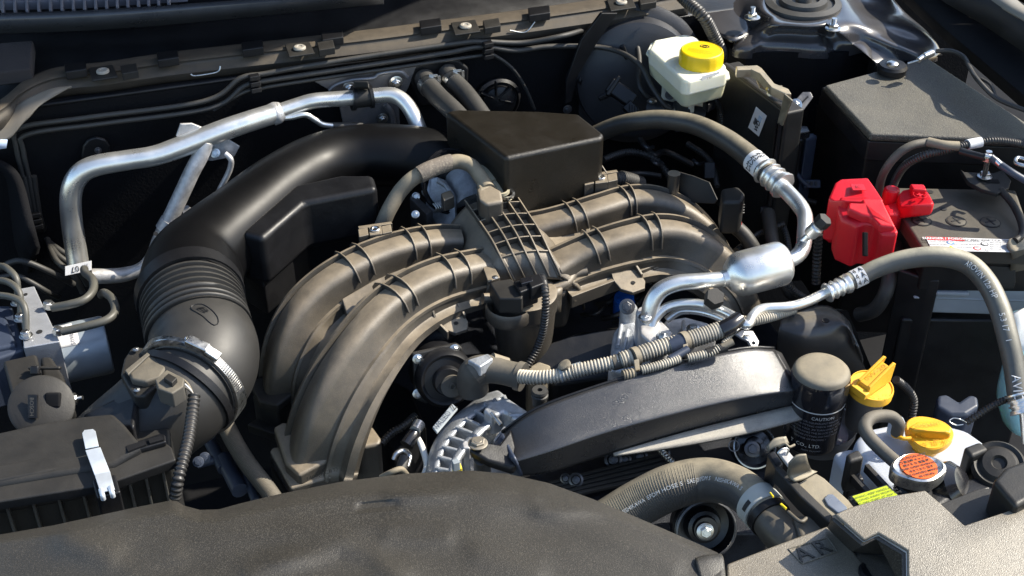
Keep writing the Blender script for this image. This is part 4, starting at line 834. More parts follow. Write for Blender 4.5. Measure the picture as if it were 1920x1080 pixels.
# fender gutter on the right
fd = thing('right_fender', 'black inner fender edge rising at the top right corner', 'fender', (1800, 60, .15))
e = [[(1600, -90, .10), (1675, -15, .10), (1770, 75, .10), (1930, 215, .10), (2150, 410, .10)], [(1610, -100, .125), (1690, -22, .125), (1785, 65, .125), (1935, 190, .125), (2160, 370, .125)],
     [(1660, -90, .16), (1750, -10, .16), (1840, 45, .16), (1940, 112, .16), (2170, 265, .16)], [(1760, -80, .20), (1858, -5, .20), (1925, 42, .20), (2180, 210, .20)][:1]+[(1858, -5, .2), (1925, 42, .2), (1990, 88, .2), (2190, 225, .2)]]
patch('fender_wall', [e[0], e[1], [(a[0], a[1], .145) for a in e[2]]], M['blackmat'], fd, nu=4, nv=1, solid=.004)
patch('fender_ledge', [[(a[0], a[1], .146) for a in e[2]], [(1730, -110, .19), (1858, -2, .19), (1925, 40, .19), (2010, 96, .19), (2240, 240, .19)]], mat('fender_grey', (.022, .024, .027), .6), fd, nu=4, nv=1, solid=.004)
patch('fender_edge', [[(1730, -110, .1905), (1858, -2, .1905), (1925, 40, .1905), (2010, 96, .1905), (2240, 240, .1905)], [(1790, -110, .198), (1905, -2, .198), (1945, 25, .198), (2040, 90, .198), (2260, 210, .198)]], mat('fender_light', (.2, .2, .18), .5, dust=.4), fd, nu=4, nv=1, solid=.004)
wc = thing('hood_cable', 'thin black cable with a silver clamp lying over the fender edge', 'cable', (1800, 120, .13))
tube('cable', [(1755, 96, .125), (1785, 96, .13), (1808, 108, .13), (1820, 130, .13), (1835, 152, .13), (1870, 185, .12), (1925, 208, .12)], 4.5, M['rubber_dk'], wc, sides=10)
tube('cable_second', [(1840, 148, .128), (1858, 160, .128), (1868, 185, .12)], 3, M['rubber_dk'], wc, sides=8)
for a, b, r in [((1722, 113, .125), (1733, 105, .128), 5), ((1733, 106, .128), (1748, 99, .13), 7), ((1702, 119, .12), (1722, 113, .125), 2)]: tube('clamp_piece', [a, b], r, M['zinc'], wc, sides=10)
tag(lathe('rubber_pad', (1673, 125, .10), UP, [(.02, -.008), (.021, 0), (.018, .004), (.008, .005), (.008, .008), (.001, .009)], M['black'], sides=24), 'black rubber pad with a bolt behind the fuse box lid', 'pad')
lathe('pad_bolt_head', (1673, 122, .112), UP, [(.008, 0), (.008, .003), (.005, .005), (.001, .005)], M['zinc'], None, sides=20); tag([o for o in W if o.name.startswith('pad_bolt_head')][0], 'silver domed bolt head behind the fuse box lid', 'bolt')

# fuse box
fb = thing('fuse_box', 'large black fuse box with a grained lid at the right', 'fuse box', (1720, 200, .08))
prism('lid', [(1546, 159, .09), (1739, 107, .09), (2010, 285, .09), (1925, 262, .09), (1632, 250, .09)], .012, M['fuselid'], fb, bevel=.004, seg=3)
prism('lid_rim', [(1540, 163, .076), (1739, 113, .076), (2020, 300, .076), (1925, 276, .076), (1628, 264, .076)], .03, M['black'], fb, bevel=.003)
prism('box_body', [(1535, 178, .045), (1739, 130, .045), (2020, 310, .045), (1925, 292, .045), (1625, 283, .045)], .30, M['black'], fb, bevel=.004)
rb_a, rb_b = P(1530, 200, .02), P(1590, 258, .02)
box('body_rib', rb_a.lerp(rb_b, .5), (rb_b-rb_a)/2, UP*.004, vd*.003, M['black'], fb)
# control unit plate
eu = thing('control_unit', 'flat black control unit standing on edge with a small white label', 'control unit', (1420, 200, 0))
ea, eb = P(1352, 120, .09), P(1474, 212, .09); ed = (eb-ea).normalized(); en = UP.cross(ed).normalized(); en = en if en.dot(CP-ea) > 0 else -en
prism('unit_shell', [ea, eb, eb-en*.03, ea-en*.03], .22, M['black_dusty'], eu, bevel=.004)
box('top_edge', ea.lerp(eb, .5)+UP*.001-en*.004, ed*(eb-ea).length*.48, en*.004, UP*.002, M['black_dusty'], eu)
def eup(x, y, o=.001): return PP(x, y, ea+en*o, en)
lab = [eup(1418, 200), eup(1438, 217), eup(1423, 256), eup(1403, 239)]
mesh('label', lab, [(0, 1, 2, 3)], M['label'], eu, solid=.0003, smooth=False)
lx = (lab[1]-lab[2]).normalized(); ly = (lab[0]-lab[1]).normalized()
lcn = sum(lab, Vector())/4
text('WD', lcn-lx*.006-ly*.0035, lx, ly, .0105, M['print'], eu, off=.0008, bold=.0003)
text('||||||||', lcn-lx*.002+ly*.0045, lx, ly, .0055, M['print'], eu, off=.0008, bold=.0003); text('84031', lcn-lx*.002+ly*.0015, lx, ly, .003, M['print'], eu, off=.0008)
box('label_patch', lcn+lx*.007-ly*.003+en*.0005, lx*.005, ly*.004, en*.0002, mat('label_bluegrey', (.4, .5, .6), .5), eu, bevel=0)
for k in (0, 1): box('edge_rib', eb+ed*-.006*k+en*.004-UP*.08-ed*.004, ed*.0012, en*.003, UP*.065, M['black'], eu, bevel=.0008)
kb = thing('unit_bracket', 'yellowish zinc bracket with nuts on top of the black control unit', 'bracket', (1440, 160, .1))
plate('bracket_arm', [(1385, 128, .11), (1418, 126, .112), (1425, 130, .112), (1448, 158, .108), (1476, 168, .104), (1481, 176, .1), (1470, 180, .1), (1440, 172, .105), (1425, 165, .108), (1415, 140, .11), (1390, 138, .11)], .003, M['yzinc'], kb)
prism('bracket_drop', [PP(x, y, ea+en*.006, en) for x, y in [(1470, 176), (1484, 188), (1466, 236), (1457, 231)]], .0025, M['yzinc'], kb, dirn=-en, bevel=.0006)
prism('bracket_bar', [(1380, 124, .125), (1420, 122, .125), (1428, 127, .125), (1452, 156, .12), (1478, 166, .118), (1484, 176, .115), (1474, 176, .115), (1446, 163, .12), (1424, 138, .125), (1408, 130, .125), (1382, 131, .125)], .012, M['yzinc'], kb, bevel=.001)
for x, y in [(1397, 134), (1447, 170)]: bolt((x, y, .11), (-vr*.8+vu*.3-vd*.5).normalized(), 8, M['zinc'], kb, name='nut', stud=.8)
tube('spacer', [(1402, 132, .107), (1416, 132, .107)], 8, M['rubber'], kb, sides=16); tube('spacer', [(1452, 168, .105), (1466, 168, .105)], 8, M['rubber'], kb, sides=16)
lathe('rivet', (1471, 185, .1), tocam(P(1471, 185, .1)), [(.003, 0), (.0028, .002), (.0001, .003)], M['zinc'], kb, sides=12)
sb = thing('slotted_bracket', 'dark slotted bracket with a bolt between the control unit and fuse box', 'bracket', (1500, 190, .07))
plate('bracket_plate', [(1478, 215, .06), (1484, 195, .07), (1505, 172, .08), (1520, 172, .08), (1525, 182, .075), (1508, 205, .065), (1490, 222, .055)], .004, M['steel_dk'], sb)
bolt((1492, 197, .07), tocam(P(1492, 197, .07)), 8, M['zinc'], sb); box('slot', (1509, 187, .076), (vr+vu).normalized()*.006, (vr-vu).normalized()*.0012, vd*.002, M['print'], sb, bevel=0)
rl = thing('relay_holder', 'upright dark blue grey relay holder beside the fuse box', 'relay holder', (1505, 290, 0))
prism('relay_top', [(1472, 232, .04), (1515, 236, .04), (1520, 246, .04), (1490, 250, .04)], .02, M['blackgloss'], rl, bevel=.002)
prism('relay_body', [(1505, 252, .03), (1524, 248, .03), (1534, 255, .03), (1512, 262, .03)], .11, M['navy'], rl, bevel=.003)
prism('relay_body', [(1478, 245, .03), (1503, 252, .03), (1507, 262, .03), (1480, 260, .03)], .10, M['black'], rl, bevel=.003)
tube('relay_arm', [(1474, 284, .0), (1482, 300, -.01), (1498, 332, -.03), (1515, 348, -.04)], 5, M['navy'], rl, sides=10)
box('relay_foot', (1522, 345, -.04), vr*.012, vu*.006, vd*.004, M['navy'], rl)
for k in range(3): box('foot_slot', (1514+8*k, 344, -.036), vr*.0018, vu*.003, vd*.0005, M['print'], rl, bevel=0)
# ================================================================== BATTERY
bt = thing('battery', 'car battery with a dusty dark top and a printed warning label', 'battery', (1800, 420, .02))
BZ = .035
prism('case_top', [(1655, 350, BZ), (1905, 355, BZ), (1945, 470, BZ), (1730, 466, BZ)], .022, M['battery'], bt, bevel=.004)
prism('case_body', [(1662, 365, BZ-.024), (1905, 370, BZ-.024), (1945, 485, BZ-.024), (1735, 482, BZ-.024)], .05, M['black'], bt, bevel=.003)
for x, y in [(1728, 414), (1793, 415), (1857, 417)]:
    c = P(x, y, BZ+.0003); lathe('vent_plug', c, UP, [(.0110, 0), (.0110, .0010), (.0105, .0013), (.0001, .0013)], M['battery'], bt, sides=32)
    lathe('vent_ring', c, UP, [(.0124, 0), (.0124, .0007), (.0112, .0007), (.0112, 0)], M['print'], bt, sides=32)
    ax1 = (P(x+10, y+8, BZ)-P(x-10, y-8, BZ)).normalized()
    for d in (ax1, UP.cross(ax1)): box('vent_slot', c+UP*.0015, d*.0075, UP.cross(d)*.0011, UP*.0003, M['print'], bt, bevel=0)
bx = (P(1890, 461, BZ)-P(1745, 458, BZ)).normalized(); by = UP.cross(bx)
def bl_(x, y): return P(x, y, BZ+.0008)
LQ = [bl_(1735, 444), bl_(1893, 449), bl_(1897, 473), bl_(1748, 470)]
LB = mesh('label', LQ, [(0, 1, 2, 3)], M['label'], bt, solid=.0002, smooth=False)
mesh('label_header', [p+UP*.0004 for p in [bl_(1736, 444.5), bl_(1806, 446.7), bl_(1809, 452.5), bl_(1740, 450.3)]], [(0, 1, 2, 3)], M['redlab'], LB, solid=.0002, smooth=False)
text('DANGER / POISON', bl_(1771, 448.5)+UP*.0006, bx, by, .0062, M['label'], LB, bold=.0002)
for k, s_ in enumerate(['KEEP OUT OF REACH', 'SHIELD EYES', 'NO SPARKS']): text(s_, bl_(1757+2*k, 454+5*k)+UP*.0005, bx, by, .0038, M['print'], LB)
for k, s_ in enumerate(['CORROSIVE ACID', 'CAN CAUSE BLINDNESS', 'EXPLOSIVE GAS']): text(s_, bl_(1815, 453.5+5.5*k)+UP*.0005, bx, by, .0036, M['print'], LB)
text('12V 48Ah 420A CCA 360A', bl_(1850, 451.5)+UP*.0005, bx, by, .0052, M['print'], LB)
text('Pb', bl_(1850, 470)+UP*.0005, bx, by, .0045, M['print'], LB)
for k in range(4): text('RECYCLE RETURN', bl_(1878, 456+4*k)+UP*.0005, bx, by, .0034, M['print'], LB)
for x, y, m_, r in [(1782, 455, 'bluelab', .0045), (1832, 466, 'redlab', .0045), (1846, 458, 'print', .0045)]:
    lathe('label_symbol', bl_(x, y), UP, [(r, .0003), (r, .0006)], M[m_], LB, sides=24); lathe('label_symbol', bl_(x, y), UP, [(r*.75, .0006), (r*.75, .0008)], M['label'], LB, sides=24)
pz = bl_(1784, 466)+UP*.0005; mesh('label_symbol', [pz-bx*.006-by*.003, pz+bx*.006-by*.003, pz+by*.006], [(0, 1, 2)], M['yellab'], LB, solid=.0002, smooth=False)
for x, y in [(1744, 360), (1769, 392)]: lathe('case_dimple', (x, y, BZ+.0003), UP, [(.004, 0), (.004, .0005)], M['print'], bt, sides=16)
rd = thing('terminal_cover', 'bright red plastic cover over the positive battery terminal', 'terminal cover', (1640, 400, .05))
R_ = M['red']
prism('cover_rear', [(1553, 372, .07), (1566, 341, .078), (1577, 334, .08), (1628, 332, .08), (1641, 350, .08), (1658, 376, .078), (1650, 380, .078), (1582, 374, .078), (1565, 374, .072)], .060, R_, rd, bevel=.0035, seg=4)
prism('cover_front', [(1575, 366, .074), (1602, 368, .076), (1652, 366, .077), (1684, 431, .066), (1682, 440, .062), (1652, 438, .06), (1640, 420, .062), (1622, 418, .062), (1608, 424, .06), (1578, 412, .058), (1570, 390, .066)], .060, R_, rd, bevel=.004, seg=4)
prism('cover_step', [(1591, 379, .079), (1618, 380, .08), (1616, 372, .08), (1654, 372, .08), (1680, 425, .07), (1650, 422, .07), (1634, 405, .072), (1616, 402, .073), (1590, 390, .077)], .012, R_, rd, bevel=.003, seg=3)
box('cover_slot', PP(1622, 458, P(1621, 430, .06)-vd*.004, vd), vr*.0024-vu*.0003, vu*.014, vd*.004, M['blackmat'], rd, bevel=.0005)
tt = text('K', P(1609, 351, .081), vr, UP.cross(vr), .011, mat('red_dark', (.3, .003, .01), .5), rd)
box('cover_emblem', (1609, 351, .0803), vr*.008, UP.cross(vr)*.007, UP*.0004, R_, rd, bevel=.0003)
lathe('cover_knob', P(1668, 378, .04), UP, [(.0105, -.01), (.0105, .012), (.0095, .018), (.007, .0195), (.0001, .019)], R_, rd, sides=32)
prism('cover_bridge', [(1655, 385, .045), (1680, 378, .045), (1700, 388, .045), (1684, 402, .045), (1666, 402, .045)], .03, R_, rd, bevel=.003)
prism('cover_wing', [(1682, 366, .055), (1693, 354, .063), (1712, 350, .065), (1738, 352, .065), (1752, 378, .065), (1750, 384, .063), (1712, 382, .063), (1696, 388, .055), (1686, 392, .048)], .017, R_, rd, bevel=.004, seg=4)
prism('cover_wing_tab', [(1706, 344, .07), (1733, 345, .07), (1738, 356, .07), (1712, 354, .07)], .012, R_, rd, bevel=.002)
lathe('cover_plus', (1725, 366, .0652), UP, [(.0085, 0), (.0085, .0012), (.0078, .0012), (.0078, .0003)], R_, rd, sides=32); text('+', P(1725, 366, .066), vr, UP.cross(vr), .014, R_, rd, off=.0006, bold=.0006)
hd = thing('battery_holder', 'black metal battery hold down plate and bar bent over the front edge', 'bracket', (1860, 380, .05))
prism('holder_plate', [(1800, 316, .06), (1808, 322, .06), (1862, 324, .06), (1880, 318, .06), (1896, 338, .06), (1892, 352, .06), (1870, 362, .06), (1840, 354, .06), (1815, 340, .06)], .006, M['black_dusty'], hd, bevel=.0015)
tube('holder_bar', [(1876, 356, .058), (1900, 385, .052), (1915, 418, .046), (1916, 440, .044), (1903, 452, .043)], 7, M['black_dusty'], hd, sides=12)
patch('holder_bend', [[(1893, 448, .045), (1918, 440, .045)], [(1890, 462, .04), (1925, 455, .04)], [(1898, 480, .03), (1928, 475, .03)], [(1890, 540, -.05), (1935, 540, -.05)]], M['hosetan'], hd, nu=3, nv=4, solid=.003)
bolt((1846, 331, .062), UP, 10, M['zinc'], hd, name='clamp_bolt', washer=1.4, h=.9)
tube('clamp_stud', [(1846, 330, .066), (1851, 300, .105)], 5, M['zinc'], hd, sides=12)
lathe('clamp_nut', (1851, 300, .105), UP, [(.007, 0), (.007, .006), (.004, .007), (.004, .012), (.001, .012)], M['zinc'], hd, sides=6)
box('plate_slot', (1861, 340, .0605), bx*.008, by*.004, UP*.0006, M['blackmat'], hd, bevel=0)
gc = thing('ground_cable', 'black cables taped with white tape looping over the battery to the clamp stud', 'cable', (1780, 280, .1))
g1 = tube('ground_lead', [(1648, 380, .02), (1650, 345, .05), (1662, 315, .08), (1685, 288, .10), (1712, 272, .11), (1745, 266, .11)], 8, M['rubber'], gc, sides=16)
g2 = tube('ground_loom', [(1668, 372, .02), (1680, 335, .05), (1700, 308, .08), (1735, 290, .1), (1765, 283, .105), (1790, 277, .11), (1830, 268, .11), (1870, 264, .11), (1920, 272, .1), (1960, 290, .08)], 8, M['loom_dk'], gc, sides=14, corr=(5, 1.5, .5))
g3 = tube('ground_wrap', [(1740, 266, .112), (1768, 272, .113), (1798, 274, .113)], 9, M['hosetan'], gc, sides=14); band('white_tape', g2, .545, .62, M['label'], gc, extra=.0012)
tube('ground_ring', [(1800, 283, .108), (1825, 290, .108), (1848, 296, .11)], 6, M['black'], gc, sides=10, wob=.3)
tube('stud_lead', [(1857, 294, .112), (1875, 308, .105), (1900, 325, .10), (1935, 345, .09)], 7, M['navy'], gc, sides=12); tube('stud_lug', [(1846, 292, .112), (1862, 297, .11), (1876, 309, .106)], 6, M['zinc'], gc, sides=10)
tube('far_ring', [(1925, 300, .1), (1908, 296, .1), (1905, 306, .1), (1925, 312, .1)], 4, M['zinc'], gc, sides=8)
ty = thing('battery_tray', 'grey battery tray and black upright support below the battery', 'tray', (1800, 560, -.08))
fa, fb_ = P(1745, 545, -.10), P(2000, 552, -.10); fdv = (fb_-fa).normalized(); fn_ = fdv.cross(UP); fn_ = fn_ if fn_.dot(CP-fa) > 0 else -fn_
prism('tray_panel', [(1752, 538, -.035), (1960, 544, -.035), (1960, 520, -.035), (1760, 515, -.035)], .040, M['greyplas'], ty, bevel=.003)
box('tray_lip', (1850, 560, -.052), fdv*.09, UP*.002, fn_*.003, M['greyplas'], ty); box('tray_bead', (1785, 549, -.042), fdv*.02, UP*.003, fn_*.004, M['greyplas'], ty)
prism('upright', [(1684, 505, -.02), (1728, 494, -.02), (1766, 508, -.02), (1762, 526, -.022), (1740, 524, -.022)], .4, M['black'], ty, bevel=.003)
prism('front_panel', [(1690, 598, -.085), (1960, 602, -.085), (1960, 570, -.085), (1690, 570, -.085)], .4, M['black'], ty, bevel=.004)
prism('shelf_tab', [(1855, 498, -.0), (1905, 500, -.0), (1905, 530, -.02), (1850, 528, -.02)], .01, M['black_dusty'], ty, bevel=.003)
prism('ledge', [(1750, 522, -.026), (1895, 526, -.026), (1895, 516, -.026), (1750, 512, -.026)], .008, M['battery'], ty, bevel=.002)
# ================================================================== A/C LINES
AL = M['alu']
h1 = thing('suction_hose', 'thick dusty black hose arching from the rear to a silver pipe, marked 2S', 'hose', (1300, 240, .06))
t1 = tube('hose', [(1118, 252, .03), (1150, 238, .045), (1190, 228, .06), (1240, 224, .07), (1300, 233, .075), (1355, 258, .075), (1400, 290, .07), (1440, 326, .065)], [17, 17, 17.5, 18, 19, 20, 21, 22], M['hose_ac'], h1, sides=26, n=10)
band('marked_sleeve', t1, .885, .965, M['label'], h1)
for j, a in enumerate((-.8, -.2, .4, 1.0)):
    text_tube('2S', t1, .925, a, .0115, M['print'], h1, turn=False, name='sleeve_marking')
crimp('crimp_collar', (1432, 318, .066), (1470, 350, .06), 24, AL, h1)
tube('pipe', [(1458, 341, .061), (1478, 362, .06), (1498, 384, .057), (1509, 405, .053), (1509, 435, .047), (1505, 465, .04), (1490, 483, .037), (1465, 492, .036)], [15, 15, 15, 14.5, 14.5, 14.5, 14.5, 14], AL, h1, sides=26)
pt = thing('service_port', 'silver service port with a black cap beside the red terminal cover', 'valve', (1530, 425, .06))
tube('port_stem', [(1503, 455, .045), (1516, 442, .055), (1522, 437, .06)], 7, AL, pt, sides=16)
pax = (P(1548, 410, .085)-P(1518, 440, .06)).normalized(); pp0 = P(1518, 440, .058)
lathe('port_collar', pp0, pax, [(.0075, 0), (.0085, .003), (.0085, .013), (.007, .015), (.0085, .018)], AL, pt, sides=24)
lathe('port_cap', pp0+pax*.019, pax, [(.0095, 0), (.0095, .009), (.0085, .0105), (.0001, .0105)], M['black_dusty'], pt, sides=6)
ac = thing('muffler_can', 'shiny aluminium muffler can with a pipe curving down from its left end', 'muffler', (1410, 505, .03))
ca, cb = P(1362, 521, .03), P(1474, 491, .034); cx = cb-ca; L_ = cx.length; rA = 43*mpp(ca)
lathe('can', ca, cx, [(.0095, -.006), (.0100, .0), (rA*.46, L_*.02), (rA*.66, L_*.06), (rA*.88, L_*.14), (rA*.965, L_*.20), (rA*.985, L_*.26), (rA, L_*.275), (rA, L_*.88), (rA*.96, L_*.93), (rA*.84, L_*.975), (rA*.6, L_), (rA*.35, L_*1.01)], AL, ac, sides=56)
tube('inlet_pipe', [(1372, 519, .03), (1350, 523, .03), (1310, 527, .03), (1270, 531, .029), (1238, 545, .022), (1221, 572, .006), (1217, 605, -.015)], [13, 14, 15, 15.5, 16, 16, 16], AL, ac, sides=26)
h2 = thing('discharge_hose', 'thick grey hose marked 4A arching over the battery front down the right edge', 'hose', (1760, 500, .04))
tube('pipe', [(1222, 622, -.02), (1228, 598, -.008), (1248, 578, .002), (1275, 570, .006), (1310, 570, .008), (1345, 579, .01), (1372, 592, .01), (1392, 606, .01), (1403, 608, .01), (1412, 592, .012), (1430, 579, .013), (1480, 575, .014), (1515, 565, .016), (1555, 545, .02)], 9.5, AL, h2, sides=20)
tube('lower_pipe', [(1250, 600, -.02), (1275, 584, -.012), (1310, 584, -.008), (1345, 594, -.006), (1380, 612, -.005)], 7, AL, h2, sides=16)
t2_ = tube('hose', [(1580, 534, .024), (1610, 520, .03), (1650, 501, .04), (1700, 486, .05), (1760, 481, .055), (1812, 493, .05), (1848, 527, .04), (1873, 575, .025), (1889, 630, .005), (1902, 690, -.02), (1910, 750, -.045)], [17, 17, 17.5, 18.5, 19.5, 20, 20, 20, 20, 20, 20], M['hose_grey'], h2, sides=28, n=10)
crimp('crimp_collar', (1549, 550, .02), (1592, 530, .026), 17, AL, h2)
band('marked_sleeve', t2_, .042, .088, M['label'], h2)
for a in (-.65, 0.05, .75): text_tube('4 A', t2_, .065, a, .0092, M['print'], h2, name='sleeve_marking')
text_tube('AROVIN 12⌀ HP'.replace('⌀', 'ø'), t2_, .55, .0, .0085, M['printwhite'], h2, name='hose_marking')
text_tube('5.3 17   1', t2_, .75, .0, .0085, M['printwhite'], h2, name='hose_marking')
text_tube('AVIC', t2_, .96, .0, .013, M['label'], h2, name='hose_marking')
crimp('crimp_collar', (1908, 738, -.04), (1920, 775, -.055), 22, AL, h2); tube('end_pipe', [(1920, 770, -.055), (1925, 830, -.09)], 9, AL, h2, sides=14)
pt2 = thing('service_port', 'silver service port with a black hexagonal cap over the lower pipe', 'valve', (1343, 555, .03))
pb0 = P(1330, 575, .012); pax = (P(1346, 548, .045)-pb0).normalized()
lathe('port_collar', pb0, pax, [(.006, 0), (.008, .003), (.008, .008), (.0095, .010), (.0095, .016)], AL, pt2, sides=24)
lathe('port_cap', pb0+pax*.015, pax, [(.0115, 0), (.0115, .012), (.0105, .0135), (.0001, .0135)], M['black_dusty'], pt2, sides=6)
# compressor fitting block
fbk = thing('fitting_block', 'cast aluminium fitting block with bolts under the silver pipes', 'fitting', (1230, 620, -.03))
CA = M['alu_dull']
prism('block', [(1198, 592, -.012), (1215, 585, -.012), (1240, 600, -.012), (1262, 622, -.012), (1250, 640, -.012), (1222, 645, -.012), (1200, 625, -.012)], .06, CA, fbk, bevel=.003)
lathe('boss', P(1209, 610, -.03), UP, [(.012, -.03), (.0115, .018), (.009, .021)], CA, fbk, sides=24); bolt(P(1209, 595, .0), UP, 9, M['zinc'], fbk, h=.7, washer=1.35)
lathe('boss', P(1178, 590, -.05), UP, [(.011, -.03), (.0105, .01), (.008, .014)], M['cast'], fbk, sides=20); bolt(P(1176, 575, -.03), tocam(P(1176, 575, 0)), 10, M['steel_dk'], fbk)
bolt((1243, 632, -.008), UP, 9, M['zinc'], fbk, stud=.5); bolt((1300, 615, -.03), UP, 8, M['zinc'], fbk)
prism('flange', [(1245, 600, -.03), (1285, 592, -.03), (1330, 605, -.035), (1345, 630, -.035), (1290, 650, -.035), (1250, 640, -.03)], .02, CA, fbk, bevel=.004)
prism('upright_rib', [(1278, 600, -.02), (1284, 598, -.02), (1288, 625, -.02), (1282, 628, -.02)], .03, CA, fbk, bevel=.001)
prism('casting', [(1150, 620, -.055), (1175, 590, -.055), (1215, 620, -.055), (1240, 660, -.055), (1180, 700, -.06), (1140, 690, -.06)], .08, M['cast'], fbk, bevel=.006)
for k in range(4): tube('casting_rib', [(1165+12*k, 610+9*k, -.054), (1158+11*k, 650+7*k, -.054)], 4, M['cast'], fbk, sides=8)

# ================================================================== HARNESS ACROSS THE MIDDLE
bo = thing('terminal_boot', 'grey rubber elbow boot on the alternator terminal joined to a corrugated loom', 'boot', (910, 695, -.06))
tube('boot_elbow', [(888, 735, -.085), (886, 715, -.07), (892, 698, -.055), (915, 692, -.05), (945, 698, -.05), (978, 706, -.05)], [28, 30, 30, 27, 24, 25], M['rubber'], bo, sides=24)
tube('boot_lip', [(970, 704, -.05), (981, 707, -.05)], 28, M['rubber'], bo, sides=20)
tube('boot_cap', [(886, 700, -.05), (900, 690, -.045)], 24, M['rubber'], bo, sides=20)
prism('boot_tab', [(876, 674, -.03), (915, 662, -.03), (925, 672, -.03), (900, 688, -.03)], .015, M['cast'], bo, bevel=.002)
tube('boot_plug', [(922, 674, -.04), (950, 683, -.05)], 13, M['hosetan'], bo, sides=16)
hl = thing('main_loom', 'thick dusty corrugated loom running across the engine above the black cover', 'wiring loom', (1180, 660, -.02))
LM = M['loom']
m1 = tube('loom', [(975, 706, -0.040), (1010, 708, -0.035), (1050, 704, -0.030), (1075, 697, -0.025)], 14, LM, hl, sides=20, corr=(6.2, 2.4, .5))
tube('loom_wrap', [(1050, 703, -0.030), (1062, 699, -0.028), (1078, 694, -0.025), (1090, 692, -0.024)], [15, 13, 13, 15], M['greyplas'], hl, sides=18, wob=.15)
m2 = tube('loom', [(1075, 697, -0.025), (1110, 689, -0.020), (1150, 680, -0.015), (1180, 672, -0.010)], 14, LM, hl, sides=20, corr=(6.2, 2.4, .5))
tube('loom_wrap', [(1148, 682, -0.015), (1160, 678, -0.014), (1172, 674, -0.012)], [14, 15, 14], M['rubber'], hl, sides=18, wob=.1)
m3 = tube('loom', [(1165, 676, -0.012), (1185, 670, -0.010)], 17, LM, hl, sides=20, corr=(6, 2.4, .5))
m4 = tube('loom', [(1192, 668, -0.008), (1230, 655, -0.004), (1272, 643, 0.000)], 17, LM, hl, sides=20, corr=(6.2, 2.6, .5))
m5 = tube('loom', [(1280, 641, 0.000), (1320, 629, 0.004), (1352, 618, 0.008), (1372, 610, 0.010)], 17, LM, hl, sides=20, corr=(5.6, 2.2, .5))
tube('loom_tape', [(1352, 620, 0.008), (1370, 610, 0.012), (1386, 598, 0.014)], [17, 17, 15], M['blackgloss'], hl, sides=20)
tube('loom_tape', [(1256, 650, -0.002), (1284, 640, 0.002)], 17.3, M['navy'], hl, sides=20)
m6 = tube('loom', [(1384, 606, 0.006), (1420, 599, 0.006), (1455, 591, 0.004), (1490, 582, 0.000)], [12, 11, 10, 7], LM, hl, sides=18, corr=(5, 2, 0.510))
for x, y, z in [(1190, 669, -0.008), (1282, 640, 0.002)]:
    tube('tie_band', [(x-4, y+1, z), (x+6, y-2, z)], 18.5, M['hosetan'], hl, sides=20); prism('tie_tail', [(x-2, y+6, z+.008), (x+8, y+3, z+.008), (x+10, y+24, z), (x+1, y+26, z)], .003, M['hosetan'], hl, bevel=.0008)
s1 = thing('small_loom', 'thinner corrugated loom tied under the thick dusty loom', 'wiring loom', (1240, 690, -.03))
tube('loom', [(1203, 694, -0.003), (1240, 684, 0.000), (1275, 672, 0.002)], 9, LM, s1, sides=16, corr=(5, 2, 0.522)); tube('loom', [(1290, 672, 0.004), (1330, 662, 0.008), (1350, 652, 0.012)], 8.5, LM, s1, sides=16, corr=(5, 2, 0.522))
tube('loom_tape', [(1255, 675, 0.002), (1290, 655, 0.006)], 8, M['navy'], s1, sides=14); tube('loom_tape', [(1325, 662, 0.008), (1362, 650, 0.012)], 9, M['black_dusty'], s1, sides=14)
tube('loom_end', [(1352, 652, 0.012), (1375, 640, 0.018)], 7, M['hosetan'], s1, sides=8); tube('loom', [(1168, 704, -0.008), (1190, 700, -0.008)], 11, M['hosetan'], s1, sides=14, corr=(6, 2, 0.522))
tr = thing('loom_clip', 'round white push clip holding the loom left of its first tie band', 'clip', (1062, 690, -.02))
lathe('clip_head', P(1062, 690, -.022), (vr*-.5+vu*.7-vd*.5), [(.003, 0), (.0075, .003), (.0078, .006), (.005, .007), (.003, .007)], M['hosetan'], tr, sides=20); tube('clip_strap', [(1064, 692, -.02), (1068, 710, -.035)], 4, M['hosetan'], tr, sides=8)
lg = thing('loom_anchor', 'bright silver lug where the loom ends behind the black cover', 'lug', (1400, 635, -.01))
plate('lug_plate', [(1380, 626, .0), (1390, 618, .0), (1412, 620, -.004), (1424, 640, -.012), (1420, 655, -.018), (1410, 652, -.014), (1404, 640, -.008), (1392, 634, -.003)], .004, M['alu_dull'], lg); tube('lug_wire', [(1378, 622, .0), (1368, 630, .0), (1355, 645, -.002)], 5, M['loom'], lg, sides=10, corr=(5, 2, .5)); bolt((1400, 632, -.001), UP, 5, M['zinc'], lg); lathe('lug_hole', (1413, 643, -.008), tocam(P(1413, 643, 0)), [(.0022, 0), (.0022, .001)], M['print'], lg, sides=16)
# ================================================================== BELT COVER
bcv = thing('belt_cover', 'long rounded black plastic cover slanting across the front of the engine', 'cover', (1230, 760, -.02))
R0 = [(942, 812, -.060), (1006, 768, -.030), (1120, 726, -.014), (1250, 687, -.004), (1388, 656, -.002), (1452, 655, -.016)]
R1 = [(956, 842, -.056), (1020, 808, -.038), (1128, 768, -.025), (1255, 731, -.017), (1390, 701, -.014), (1474, 692, -.023)]
R2 = [(965, 862, -.054), (1028, 842, -.045), (1134, 806, -.035), (1261, 769, -.028), (1394, 740, -.025), (1490, 722, -.029)]
R3 = [(969, 871, -.060), (1031, 853, -.052), (1137, 818, -.043), (1266, 782, -.036), (1397, 752, -.033), (1495, 735, -.034)]
R4 = [(978, 892, -.084), (1036, 884, -.080), (1150, 849, -.073), (1280, 811, -.067), (1402, 780, -.063), (1502, 757, -.056)]
patch('cover_shell', [R0, R1, R2, R3, R4], M['belt_cover'], bcv, nu=6, nv=5, solid=.003)
